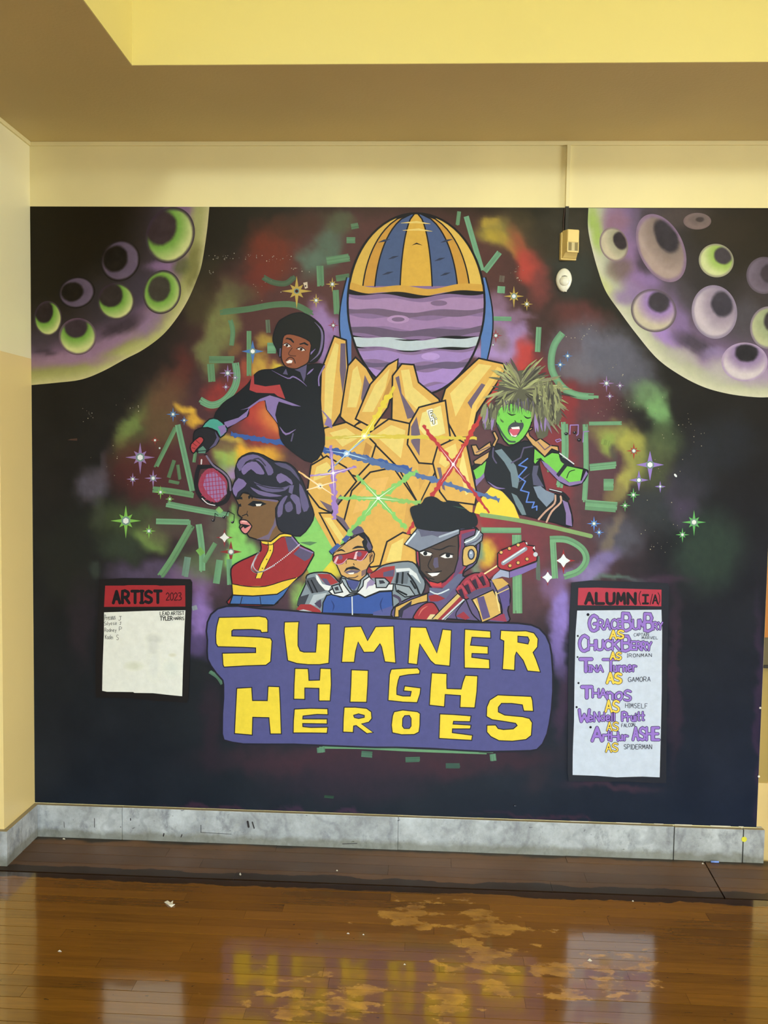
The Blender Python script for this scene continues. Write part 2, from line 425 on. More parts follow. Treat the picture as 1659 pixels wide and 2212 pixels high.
    def build(s, name, parent, label=None):
        me = bpy.data.meshes.new(name); me.from_pydata(s.V, [], s.F)
        a = me.color_attributes.new('Col', 'FLOAT_COLOR', 'POINT')
        a.data.foreach_set('color', np.array([(*c, 1) for c in s.C], dtype=np.float32).ravel())
        me.materials.append(PAINT)
        # all paint faces the room
        bm = bmesh.new(); bm.from_mesh(me)
        bm.normal_update()
        fl_ = [f for f in bm.faces if f.normal.y > 0]
        bmesh.ops.reverse_faces(bm, faces=fl_); bm.to_mesh(me); bm.free()
        o = link(name, me, parent)
        if label: o['label'] = label
        return o
def brush_stroke(parent, pts, w, col, layer, seed, name='brush_stroke'):
    """dry brush: a bundle of thin ribbons of slightly different length and tone"""
    r = random.Random(seed); b = MB(layer); q = smooth(pts, max(5, 40//len(pts)), False); n = len(q); k = max(3, int(w/2.2))
    for i in range(k):
        off = (i+.5)/k-.5; s0 = r.random()*.05; s1 = 1-r.random()*.07
        P = []
        for j in range(n):
            if not (s0 <= j/(n-1) <= s1): continue
            a, c = q[max(0, j-1)], q[min(n-1, j+1)]; l = math.hypot(c[0]-a[0], c[1]-a[1]) or 1
            P.append((q[j][0]-(c[1]-a[1])/l*off*w, q[j][1]+(c[0]-a[0])/l*off*w))
        f = 1+r.uniform(-.10, .07); b.stroke(P, w/k*1.5, tuple(min(255, x*f) for x in col), layer+i*.02, cap=False)
    return b.build(name, parent)
def taper_f(t, k):
    return {1: 1-t*.85, 2: max(.12, math.sin(math.pi*min(1, max(0, t)))), 3: .15+.85*t}[k]
def smooth(pts, k=3, closed=True):
    n = len(pts); out = []
    rng = range(n if closed else n-1)
    for i in rng:
        if closed: p0, p1, p2, p3 = pts[(i-1) % n], pts[i], pts[(i+1) % n], pts[(i+2) % n]
        else: p0, p1, p2, p3 = pts[max(0, i-1)], pts[i], pts[i+1], pts[min(n-1, i+2)]
        for j in range(k):
            t = j/k; t2, t3 = t*t, t*t*t
            out.append(tuple(.5*((2*p1[a])+(-p0[a]+p2[a])*t+(2*p0[a]-5*p1[a]+4*p2[a]-p3[a])*t2+(-p0[a]+3*p1[a]-3*p2[a]+p3[a])*t3) for a in (0, 1)))
    if not closed: out.append(pts[-1])
    return out
def T(x0, y0, s):
    """zoomed-view coordinates -> photograph pixels"""
    def f(*a): return [(x0+a[i]/s, y0+a[i+1]/s) for i in range(0, len(a), 2)]
    return f
P_ = T(0, 0, 1)
# value noise on arrays
def vnoise(x, y, seed, octs=4):
    tot = np.zeros_like(x); amp = 1; nrm = 0
    for o in range(octs):
        g = np.random.RandomState(seed+o*17).rand(64, 64); xi = np.floor(x).astype(int); yi = np.floor(y).astype(int)
        fx, fy = x-xi, y-yi; fx = fx*fx*(3-2*fx); fy = fy*fy*(3-2*fy)
        q = lambda a, b: g[(xi+a) % 64, (yi+b) % 64]
        tot += amp*((q(0, 0)*(1-fx)+q(1, 0)*fx)*(1-fy)+(q(0, 1)*(1-fx)+q(1, 1)*fx)*fy); nrm += amp; amp *= .55; x = x*2.03+5; y = y*2.03+9
    return tot/nrm-.5
def field(u, v, base, blobs, warp=26, seed=3):
    """soft-edged patches of colour blended over a base, edges roughened like brushwork"""
    uu = u+warp*vnoise(u/42, v/42, seed)*1.6; vv = v+warp*vnoise(u/42+31, v/42+7, seed+50)*1.6
    C = base(u, v)
    for b in blobs:
        cu, cv, ru, rv, ang, col, al = b[:7]; soft = b[7] if len(b) > 7 else .55
        a = math.radians(ang); du, dv = uu-cu, vv-cv
        x = (du*math.cos(a)+dv*math.sin(a))/ru; y = (-du*math.sin(a)+dv*math.cos(a))/rv
        r = np.sqrt(x*x+y*y); m = np.clip((1+soft-r)/(2*soft), 0, 1); m = m*m*(3-2*m)*al
        m = m*(1+.35*vnoise(u/9+cu, v/14+cv, seed+9)); m = np.clip(m, 0, 1)[..., None]
        C = C*(1-m)+np.array(col, float)*m
    return C
def gridmesh(name, U, Vv, C, layer, parent, keep=None):
    """U,Vv pixel grids (r,c); C colours in photograph values"""
    r, c = U.shape; pts = []; lc = []
    for i in range(r):
        for j in range(c):
            p = pt(U[i, j], Vv[i, j]); pts.append((min(max(p[0], .0006), XR-.0006), -layer*LYR, min(p[2], MT)))
            lc.append((*alb(C[i, j], Vv[i, j]), 1))
    F = [(i*c+j, i*c+j+1, (i+1)*c+j+1, (i+1)*c+j) for i in range(r-1) for j in range(c-1) if keep is None or keep[i, j]]
    me = bpy.data.meshes.new(name); me.from_pydata(pts, [], F)
    a = me.color_attributes.new('Col', 'FLOAT_COLOR', 'POINT'); a.data.foreach_set('color', np.array(lc, np.float32).ravel())
    me.materials.append(PAINT); me.update()
    if me.polygons and me.polygons[0].normal.y > 0: me.flip_normals()
    return link(name, me, parent)
# background: regular grid in wall metres, coloured by pixel
def tou(x, z):
    d = Vector((x, 0, z))-Vector(CAM); k = d.dot(Fv)
    return 829.5+FPX*d.dot(Rv)/k, 1106-FPX*d.dot(Uv)/k
GX, GZ = 330, 272
xs_ = np.linspace(.0006, XR-.0006, GX); zs_ = np.linspace(MT, MBZ+.004, GZ)
XX, ZZ = np.meshgrid(xs_, zs_)
dx_, dy_, dz_ = XX-CAM[0], -CAM[1], ZZ-CAM[2]
kk = dx_*Fv.x+dy_*Fv.y+dz_*Fv.z
GU = 829.5+FPX*(dx_*Rv.x+dy_*Rv.y+dz_*Rv.z)/kk; GV = 1106-FPX*(dx_*Uv.x+dy_*Uv.y+dz_*Uv.z)/kk
def base_bg(u, v):
    t = np.clip((v-445)/1300, 0, 1)[..., None]
    a = np.array([34, 29, 14.]); m = np.array([27, 24, 20.]); b = np.array([25, 31, 42.])
    C = np.where(t < .45, a+(m-a)*(t/.45), m+(b-m)*((t-.45)/.55))
    s = np.clip((u-900)/700, 0, 1)[..., None]
    return C+s*np.array([2, 4, 12])*np.clip(t*2, 0, 1)+vnoise(u/60, v/60, 77)[..., None]*10
BL = [
 (830, 900, 430, 400, 0, (88, 54, 54), .97, .35), (850, 560, 300, 110, 0, (86, 52, 46), .9, .4), (830, 1260, 480, 110, 0, (84, 58, 72), .8, .5),
 (1130, 1100, 220, 240, 0, (95, 62, 68), .8, .5), (830, 1640, 330, 40, 0, (66, 42, 54), .85, .5), (760, 1690, 160, 40, 0, (46, 36, 50), .7),
 (560, 700, 130, 120, 0, (84, 50, 44), .8), (400, 1000, 120, 150, 0, (84, 48, 52), .8), (470, 480, 90, 60, 0, (34, 28, 14), .9),
 # upper left
 (585, 545, 48, 66, 10, (112, 48, 28), .9), (560, 600, 34, 45, 0, (110, 46, 34), .7), (640, 490, 60, 30, 0, (70, 44, 26), .6),
 (700, 540, 30, 70, 35, (86, 102, 82), .95), (672, 560, 30, 24, 0, (92, 112, 92), .8), (735, 480, 40, 20, 20, (84, 92, 60), .7),
 (480, 690, 34, 78, 14, (124, 130, 72), .85), (448, 770, 24, 44, 8, (118, 124, 72), .8), (515, 640, 44, 26, 0, (86, 80, 52), .6), (430, 660, 30, 40, 20, (70, 66, 36), .6),
 (388, 805, 24, 50, 20, (96, 44, 36), .7), (450, 590, 22, 40, 15, (50, 46, 24), .6),
 # left side
 (290, 930, 30, 80, 25, (84, 94, 52), .8), (280, 930, 14, 50, 35, (118, 138, 70), .75), (355, 880, 40, 70, 15, (104, 76, 50), .85), (350, 930, 30, 40, 0, (92, 74, 48), .7),
 (205, 1050, 34, 42, 20, (84, 78, 90), .9), (215, 1010, 12, 40, 20, (80, 72, 80), .6), (310, 1010, 70, 60, 0, (82, 38, 34), .75),
 (300, 1130, 90, 45, 0, (66, 78, 48), .85), (330, 1165, 42, 26, 20, (110, 136, 70), .85), (260, 1190, 50, 26, 0, (52, 62, 46), .8), (215, 1110, 16, 30, 0, (60, 66, 50), .7),
 (330, 1240, 90, 26, 0, (88, 74, 104), .75), (400, 1140, 80, 30, 0, (82, 62, 62), .6), (420, 1260, 50, 30, 20, (116, 84, 128), .9),
 (435, 1340, 26, 60, 0, (136, 108, 178), .95), (425, 1400, 30, 26, 0, (80, 66, 110), .8), (445, 1225, 50, 40, 0, (96, 120, 74), .6), (470, 1160, 26, 60, 0, (100, 96, 84), .6),
 (455, 1555, 22, 90, 0, (44, 32, 44), .7), (175, 1330, 26, 90, 0, (46, 36, 44), .6), (195, 1230, 12, 12, 0, (70, 84, 76), .7),
 (150, 1200, 60, 90, 0, (32, 34, 28), .6),
 # behind the singer with the updo and the racket man
 (560, 850, 60, 60, 0, (150, 54, 48), .8), (585, 900, 70, 60, 0, (176, 60, 50), .9), (600, 905, 38, 36, 0, (214, 130, 62), .9), (465, 850, 30, 24, 0, (150, 52, 46), .8),
 (540, 985, 66, 26, 0, (236, 176, 48), .95, .35), (400, 885, 22, 8, 20, (226, 180, 60), .9), (425, 905, 20, 10, 20, (226, 176, 56), .9), (500, 950, 26, 10, 10, (214, 184, 70), .8),
 (485, 1000, 22, 40, 0, (140, 178, 90), .8), (500, 1018, 22, 14, 0, (164, 130, 186), .85), (487, 968, 22, 14, 0, (110, 80, 60), .7),
 (558, 790, 16, 30, 0, (206, 170, 64), .8), (575, 735, 18, 16, 0, (176, 150, 60), .85), (528, 790, 14, 20, 0, (170, 84, 54), .7), (512, 748, 14, 12, 0, (140, 110, 60), .6), (592, 795, 14, 12, 0, (226, 204, 62), .9),
 # lilac around the head of the tall central form
 (700, 720, 40, 40, 0, (150, 118, 170), .9), (690, 690, 22, 40, 0, (152, 120, 168), .85), (712, 770, 24, 24, 0, (160, 130, 190), .8), (725, 790, 12, 40, 0, (140, 60, 58), .7),
 (690, 930, 20, 40, 0, (150, 120, 180), .8), (1075, 660, 30, 30, 0, (138, 108, 134), .8), (1085, 735, 52, 56, 0, (164, 134, 184), .92), (1072, 728, 26, 26, 0, (122, 104, 100), .7),
 (1130, 715, 18, 18, 0, (158, 130, 178), .8), (1040, 760, 40, 14, 0, (170, 140, 196), .9), (1120, 680, 30, 12, 0, (140, 112, 140), .7),
 # upper right
 (1080, 505, 42, 28, 15, (160, 148, 60), .9), (1078, 515, 26, 16, 35, (220, 190, 50), .9), (1060, 482, 16, 9, 0, (210, 180, 60), .8), (1108, 540, 14, 26, -35, (206, 140, 60), .8),
 (1128, 540, 20, 52, -18, (176, 72, 50), .95), (1145, 575, 26, 34, 0, (176, 66, 54), .9), (1165, 620, 24, 40, 0, (124, 60, 54), .8), (1110, 500, 60, 50, 0, (110, 96, 56), .45),
 (1220, 520, 60, 80, 0, (60, 54, 38), .85), (1235, 600, 50, 50, 0, (46, 50, 42), .8), (1260, 680, 60, 30, 10, (98, 52, 48), .8),
 (1135, 780, 26, 44, 0, (186, 64, 58), .9), (1170, 800, 26, 30, 0, (130, 50, 52), .8),
 (1295, 770, 90, 66, 15, (108, 106, 120), .92), (1340, 800, 80, 50, 30, (92, 92, 104), .8), (1225, 740, 30, 40, 20, (96, 82, 88), .8), (1250, 800, 40, 30, 0, (110, 104, 112), .7),
 (1240, 870, 90, 40, 0, (118, 54, 58), .7), (1200, 1010, 46, 140, 0, (130, 50, 56), .92), (1225, 880, 26, 50, 0, (134, 48, 50), .85), (1300, 980, 60, 110, 0, (92, 60, 68), .75),
 (1400, 860, 40, 34, 20, (112, 146, 98), .8), (1425, 895, 24, 34, -10, (120, 166, 104), .9), (1430, 950, 36, 40, 0, (76, 96, 62), .7),
 (1330, 940, 50, 30, 10, (150, 156, 76), .85), (1370, 980, 22, 52, -10, (178, 174, 78), .9), (1345, 1040, 18, 50, 25, (172, 168, 82), .9), (1312, 955, 16, 24, 0, (136, 156, 74), .9), (1325, 975, 8, 16, 0, (80, 74, 66), .8),
 (1410, 1000, 50, 60, 0, (94, 104, 66), .6), (1330, 1060, 18, 22, 0, (110, 96, 70), .6), (1420, 1100, 70, 50, 0, (56, 62, 66), .7), (1470, 1060, 40, 50, 20, (66, 58, 76), .7),
 (1500, 1020, 40, 80, 0, (48, 50, 58), .6), (1480, 1110, 30, 30, 0, (74, 62, 88), .6), (1530, 1190, 70, 80, 20, (48, 66, 56), .75), (1570, 960, 60, 60, 0, (38, 42, 50), .6),
 (1335, 1160, 46, 40, 10, (88, 90, 106), .7), (1320, 1150, 12, 50, 22, (120, 106, 88), .7), (1300, 1215, 46, 22, -35, (118, 106, 158), .9), (1260, 1240, 40, 16, 0, (136, 122, 176), .85),
 (1215, 1330, 22, 80, 0, (138, 118, 198), .95), (1208, 1410, 16, 50, 0, (114, 98, 166), .85), (1195, 1260, 30, 30, 0, (120, 90, 132), .8), (1340, 1252, 60, 6, 0, (92, 126, 112), .7), (1420, 1255, 60, 12, 0, (66, 46, 68), .7),
 (1215, 1520, 16, 80, 0, (62, 46, 70), .8), (1455, 1450, 14, 180, 0, (54, 40, 56), .75), (1320, 1700, 90, 8, 4, (66, 46, 62), .7), (1090, 1640, 60, 16, 0, (54, 38, 50), .7),
 (1160, 1690, 30, 30, 0, (50, 42, 52), .6), (1640, 1560, 10, 240, 0, (62, 44, 74), .6), (480, 1748, 120, 5, 3, (66, 40, 60), .7), (720, 1754, 130, 5, 3, (74, 48, 74), .7), (1180, 1768, 140, 4, 3, (66, 40, 60), .6),
 (1070, 1190, 60, 50, 0, (150, 46, 50), .85), (1040, 1120, 40, 20, 0, (158, 46, 52), .9), (1090, 1130, 50, 20, 0, (140, 50, 56), .85), (1140, 1180, 40, 60, 0, (120, 52, 62), .8),
 (1055, 1195, 18, 30, 0, (214, 186, 60), .9), (1032, 1195, 12, 60, 0, (112, 150, 124), .8), (1110, 1040, 40, 50, 0, (112, 150, 134), .7),
 # bright greens and yellows round the lower figures
 (690, 1140, 60, 60, 0, (136, 204, 106), .97, .3), (720, 1190, 40, 50, 20, (134, 198, 102), .9), (508, 1170, 18, 70, 0, (134, 200, 100), .95, .3), (530, 1210, 40, 30, 0, (132, 200, 104), .9),
 (690, 1240, 26, 44, 20, (216, 200, 70), .9), (660, 1290, 26, 26, 30, (140, 186, 96), .85), (720, 1225, 22, 22, 0, (226, 206, 62), .9), (650, 1165, 30, 30, 0, (130, 196, 104), .9),
]
Cbg = field(GU, GV, base_bg, BL, warp=24)
mural = gridmesh('mural', GU, GV, Cbg, 0, None)
mural.location = (0, -.0006, 0)
tag(mural, 'wall-sized painted mural of dark starry space with figures above a lettered title panel', 'mural')
# --------------------------------------------------------------- moons
def moon(outline, corner, blobs, basef, seed, label):
    """fan of rows between the picture corner and the lit limb"""
    o = smooth(outline, 10, False); R = 46; U = np.zeros((R, len(o))); Vv = U.copy()
    for j, (u, v) in enumerate(o):
        for i in range(R):
            t = (i/(R-1))**.8; U[i, j] = corner[0]+(u-corner[0])*t; Vv[i, j] = corner[1]+(v-corner[1])*t
    D = np.zeros_like(U)        # distance from the limb
    oo = np.array(o)
    for i in range(R): D[i] = np.min(np.hypot(U[i][:, None]-oo[None, :, 0], Vv[i][:, None]-oo[None, :, 1]), axis=1)
    C = field(U, Vv, lambda u, v: basef(u, v, D), blobs, 12, seed)
    m = gridmesh('moon', U, Vv, C, 2, mural); m['label'] = label
    return m
def lerpc(stops, d):
    xs = [s[0] for s in stops]; return np.stack([np.interp(d, xs, [s[1][k] for s in stops]) for k in range(3)], -1)
LM = [(452.5, 445), (447, 500), (436, 570), (424, 607), (405, 650), (380, 690), (350, 725), (310, 755), (270, 776), (220, 803), (175, 820), (120, 827), (65.5, 832)]
mL = moon(LM, (63.5, 445), [
   (420, 575, 14, 50, 10, (116, 112, 58), .8), (428, 470, 10, 40, 0, (168, 168, 104), .7), (400, 700, 60, 14, -50, (196, 190, 140), .7), (300, 750, 90, 8, -28, (176, 174, 104), .8),
   (355, 577, 40, 10, 0, (140, 108, 140), .8), (390, 450, 26, 12, 0, (128, 98, 120), .8), (322, 700, 40, 20, -40, (138, 110, 136), .8), (150, 775, 90, 14, 0, (152, 118, 138), .8), (230, 745, 60, 14, -20, (146, 112, 138), .7),
   (262, 705, 46, 14, -22, (58, 46, 50), .85), (230, 640, 60, 60, 0, (58, 52, 54), .5), (90, 745, 26, 26, 0, (66, 56, 60), .6), (100, 765, 26, 6, 0, (62, 50, 56), .7), (300, 620, 30, 40, 0, (66, 58, 66), .6), (395, 575, 14, 22, 10, (88, 92, 50), .8)],
   lambda u, v, D: lerpc([(0, (196, 188, 130)), (10, (176, 172, 108)), (26, (150, 150, 84)), (42, (142, 118, 118)), (70, (110, 86, 104)), (100, (64, 54, 56)), (140, (48, 40, 34)), (190, (34, 28, 14)), (400, (32, 27, 12))], D), 5,
   'dark purple moon with lime green craters in the upper left corner')
XRU = 1712
RM = [(1271, 449.6), (1270, 490), (1277, 530), (1292, 585), (1309, 630), (1340, 675), (1375, 722), (1420, 775), (1470, 811), (1520, 836), (1570, 850), (1620, 857), (1660, 858), (1706, 852)]
mR = moon(RM, (1662, 452), [
   (1285, 490, 14, 50, -8, (160, 186, 86), .9), (1300, 620, 18, 50, -30, (190, 196, 128), .8), (1330, 480, 26, 30, 0, (142, 106, 122), .9), (1365, 560, 20, 60, -20, (140, 108, 146), .8), (1340, 580, 26, 26, 0, (112, 94, 84), .8),
   (1355, 640, 30, 20, 0, (140, 116, 156), .8), (1400, 605, 30, 12, 20, (140, 112, 160), .8), (1390, 565, 16, 26, -30, (62, 52, 60), .8), (1470, 700, 16, 60, -10, (134, 110, 156), .7), (1430, 720, 26, 16, 30, (160, 128, 190), .9),
   (1450, 735, 26, 14, 30, (160, 130, 186), .8), (1500, 745, 46, 20, 25, (70, 62, 72), .85), (1545, 765, 30, 12, 0, (140, 122, 160), .8), (1470, 770, 40, 14, 20, (176, 172, 158), .8), (1580, 800, 60, 24, 0, (182, 178, 168), .8),
   (1640, 815, 60, 20, 0, (168, 150, 174), .6), (1540, 620, 60, 40, 0, (50, 46, 44), .7), (1640, 640, 50, 60, 0, (70, 64, 66), .6), (1610, 690, 30, 40, 0, (82, 78, 84), .7), (1470, 470, 60, 26, 0, (84, 72, 66), .7), (1560, 500, 60, 30, 0, (52, 44, 32), .8),
   (1480, 640, 20, 30, 0, (74, 68, 72), .6), (1400, 490, 16, 40, 0, (60, 50, 48), .7)],
   lambda u, v, D: lerpc([(0, (206, 204, 176)), (12, (190, 192, 160)), (30, (172, 172, 146)), (46, (150, 128, 158)), (80, (128, 104, 138)), (115, (92, 80, 94)), (160, (60, 54, 54)), (230, (48, 42, 34)), (400, (44, 38, 26))], D), 8,
   'grey and purple moon with pale craters in the upper right corner')
def crater(cx, cy, rx, ry, rot, hole, hr, light, dark, rim, moonobj, seed, dirn=None):
    """elliptical bowl: dark hollow, bright crescent opposite, dark rim"""
    R, K = 22, 72; U = np.zeros((R, K+1)); V2 = U.copy(); X = U.copy(); Y = U.copy()
    a = math.radians(rot)
    for i in range(R):
        r = i/(R-1)
        for j in range(K+1):
            t = j/K*2*math.pi; x, y = r*math.cos(t), r*math.sin(t); X[i, j], Y[i, j] = x, y
            ex, ey = rx*x, ry*y
            U[i, j] = cx+ex*math.cos(a)-ey*math.sin(a); V2[i, j] = cy+ex*math.sin(a)+ey*math.cos(a)
    hx, hy = hole; ca, sa = math.cos(-a), math.sin(-a); h = (hx*ca-hy*sa, hx*sa+hy*ca)
    d = np.hypot(X-h[0], Y-h[1]); n = vnoise(U/14, V2/14, seed)
    m = np.clip((d-hr+n*.06)/.13+.5, 0, 1)[..., None]; rr = np.hypot(X, Y)
    hi = np.clip(((d-hr)/.62), 0, 1)[..., None]**1.3
    L1, L2 = np.array(light[0], float), np.array(light[1], float)
    C = np.array(dark, float)*(1-m)+m*(L1*(1-hi)+L2*hi)
    e = np.clip((rr-.85+.05*n)/.09, 0, 1)[..., None]; C = C*(1-e*.9)+np.array(rim, float)*e*.9
    C += n[..., None]*16
    me = gridmesh('crater', U, V2, np.clip(C, 4, 255), 3+(seed % 3)*.4, moonobj)
    return me
LG = ((112, 158, 60), (206, 210, 134)); DK = (46, 36, 34); RIM = (58, 44, 52); PG = ((96, 82, 96), (112, 96, 112)); BK = (30, 24, 14)
for i, a in enumerate([
   (368, 508, 52, 62, 20, (-.38, -.28), .62, LG, (60, 46, 44), RIM), (260, 563, 42, 46, 30, (-.25, -.1), .62, PG, BK, BK), (350, 631, 41, 48, 15, (-.15, -.15), .58, LG, (64, 58, 46), RIM),
   (166, 632, 40, 34, -15, (-.25, -.05), .6, PG, BK, (26, 21, 12)), (251, 651, 40, 40, 0, (-.3, -.35), .66, LG, (52, 44, 38), RIM), (168, 727, 41, 40, 0, (-.1, -.55), .62, LG, (60, 48, 50), (96, 72, 86)), (99, 688, 34, 38, 30, (-.35, -.4), .66, LG, (44, 34, 32), RIM)]):
    if a[0] == 99: a = (104, 688, 30, 38, 0, (-.3, -.4), .66, LG, (44, 34, 32), RIM)
    crater(*a, mL, i+1)
RG = ((150, 140, 118), (198, 190, 160)); RW = ((140, 118, 156), (206, 196, 196)); RY = ((150, 180, 84), (204, 212, 148)); RD = (52, 46, 50)
for i, a in enumerate([
   (1326, 528, 30, 38, -20, (.5, -.25), .52, ((160, 156, 124), (196, 186, 152)), (48, 38, 40), (132, 112, 112)), (1428, 536, 48, 78, -25, (.32, -.42), .5, ((132, 116, 104), (172, 152, 138)), RD, (132, 108, 132)),
   (1547, 563, 38, 36, 20, (.4, -.3), .52, RY, (66, 60, 62), (150, 146, 120)), (1412, 671, 50, 46, 25, (.25, -.4), .48, ((150, 120, 176), (196, 186, 158)), (60, 54, 60), (96, 84, 92)),
   (1543, 674, 49, 58, -8, (.35, -.3), .48, ((150, 136, 150), (196, 184, 188)), (62, 58, 66), (140, 128, 146)), (1608, 782, 50, 42, 0, (.1, -.5), .5, RW, (44, 42, 46), (170, 150, 178)),
   (1506, 478, 30, 18, 0, (.2, -.2), .3, ((110, 96, 88), (126, 108, 100)), (70, 60, 56), (116, 98, 94)), (1660, 708, 40, 46, 0, (.25, -.3), .5, ((150, 160, 120), (180, 184, 140)), (60, 54, 56), (130, 116, 130)),
   (1650, 595, 38, 40, 0, (.3, -.1), .5, ((96, 86, 96), (116, 104, 116)), (64, 56, 60), (92, 82, 90))]):
    crater(*a, mR, i+11)
# --------------------------------------------------------------- teal brush letters behind the figures
TEAL = (116, 166, 126); TEAL2 = (92, 126, 88); TEAL3 = (104, 146, 104)
brush = [
 ((470, 675, 535, 668, 595, 658, 640, 660, 680, 682), 12, TEAL2), ((691, 573, 693, 620), 14, TEAL3), ((704, 564, 757, 556), 16, TEAL3), ((725, 602, 756, 597), 12, TEAL2), ((748, 519, 768, 519), 12, TEAL3), ((758, 490, 775, 487), 11, TEAL2),
 ((725, 625, 728, 680), 12, TEAL3), ((733, 681, 743, 664), 12, TEAL3), ((567, 598, 590, 610, 618, 612, 638, 596), 11, (84, 108, 78)), ((497, 690, 503, 715, 500, 748), 9, TEAL3), ((538, 712, 538, 815), 9, TEAL3),
 ((450, 777, 508, 777), 14, (98, 134, 96)), ((455, 785, 458, 826), 14, TEAL3), ((508, 780, 512, 815, 504, 842, 483, 866, 456, 875, 429, 862), 14, TEAL), ((577, 752, 597, 752), 22, TEAL), ((578, 690, 580, 720), 8, (98, 110, 88)),
 ((383, 913, 417, 1065), 11, TEAL), ((381, 921, 335, 1013), 8, TEAL3), ((377, 993, 364, 1033), 7, TEAL2), ((384, 1003, 389, 1037), 6, TEAL2), ((364, 1039, 388, 1044), 6, TEAL2), ((328, 1057, 369, 1061, 421, 1070), 12, TEAL3),
 ((357, 1088, 409, 1098, 498, 1114), 12, TEAL), ((335, 1126, 414, 1128), 11, TEAL), ((416, 1131, 373, 1206, 345, 1247), 14, TEAL3), ((429, 1130, 436, 1184, 437, 1238), 12, TEAL), ((466, 1172, 440, 1216), 9, TEAL3),
 ((406, 1202, 399, 1247), 13, (110, 140, 124)), ((475, 1208, 467, 1262), 13, TEAL), ((495, 1206, 497, 1265), 11, TEAL), ((425, 960, 419, 1000), 6, TEAL3), ((428, 1185, 438, 1198), 12, (128, 186, 92)), ((470, 1106, 478, 1098), 12, (132, 180, 108)),
 ((1006, 464, 1042, 588), 10, TEAL), ((1046, 588, 1080, 544), 11, TEAL), ((992, 456, 988, 488), 7, TEAL3), ((1085, 595, 1083, 610), 10, (104, 92, 78)), ((1083, 618, 1082, 634), 15, TEAL), ((1060, 688, 1106, 689), 8, TEAL), ((1164, 705, 1161, 762), 10, TEAL),
 ((1218, 716, 1199, 742, 1191, 773, 1194, 804, 1217, 838, 1249, 854, 1300, 858), 14, TEAL), ((1264, 912, 1266, 1012, 1262, 1088), 10, TEAL), ((1270, 915, 1345, 914), 7, TEAL), ((1272, 1010, 1333, 1004), 14, TEAL),
 ((1262, 1090, 1335, 1096), 21, TEAL), ((1303, 1047, 1326, 1047), 24, TEAL), ((1219, 908, 1220, 987, 1207, 1056), 14, TEAL), ((1183, 1165, 1224, 1166, 1257, 1185, 1266, 1210, 1249, 1234, 1214, 1246), 13, TEAL),
 ((1194, 1168, 1199, 1252), 12, TEAL), ((1161, 1200, 1163, 1255), 8, (104, 118, 108)), ((1037, 1145, 1128, 1146), 11, TEAL), ((1116, 1150, 1118, 1330), 19, TEAL), ((1310, 950, 1307, 962), 18, (136, 158, 78)), ((1187, 1020, 1184, 1000), 8, TEAL),
 ((684, 1614, 780, 1615, 900, 1621, 1076, 1627), 5, TEAL), ((693, 1614, 694, 1626), 16, (98, 140, 116)), ((1064, 1628, 1066, 1644), 12, (98, 140, 116)), ((780, 1628, 805, 1630), 12, (80, 116, 98)), ((875, 1641, 908, 1640), 10, (72, 106, 90)),
 ((962, 1654, 995, 1654), 10, (62, 88, 80)), ((700, 1720, 722, 1722), 5, (46, 74, 60)), ((419, 1308, 422, 1318), 10, (140, 150, 160)), ((452, 1450, 470, 1462, 481, 1478), 7, (92, 130, 108)),
]
for k_, (c, w_, col) in enumerate(brush):
    brush_stroke(mural, [(c[i], c[i+1]) for i in range(0, len(c), 2)], w_, tuple(x*.94 for x in col), 3+k_*.04, k_)
# --------------------------------------------------------------- stars
def star(u, v, r, col, core=(225, 228, 225), n=8, cr=None, rot=0, layer=4, yr=1.0):
    b = MB(layer); P = []
    for i in range(n*2):
        a = rot+i*math.pi/n-math.pi/2
        if i % 2: q = r*(.30 if n == 8 else .26)
        else: q = r*(1 if (i//2) % 2 == 0 or n == 4 else .6)
        if i == n: q *= 1.15
        P.append((u+q*math.cos(a), v+q*math.sin(a)*yr))
    b.poly(P, col)
    cr = cr or max(1.6, r*.2); ring = tuple(int(x*.6+40) for x in (110, 150, 130))
    if cr > 7 and core[0] > 100:
        b.poly([(u+cr*1.35*k*math.cos(t), v+cr*1.35*k*math.sin(t)) for t, k in [(j*math.pi/4-math.pi/2, 1 if j % 2 == 0 else .55) for j in range(8)]], core, layer+1)
    else: b.disc(u, v, cr*1.5, (112, 140, 132), layer+.5, 8); b.disc(u, v, cr, core, layer+1, 6, rot=.5)
    return b.build('star', mural)
PU, GD, BLU, RED_, GRN = (146, 116, 164), (186, 160, 74), (78, 120, 178), (150, 56, 52), (124, 182, 80)
PU2, GRN2, BLU2 = (146, 122, 196), (98, 172, 96), (84, 132, 214)
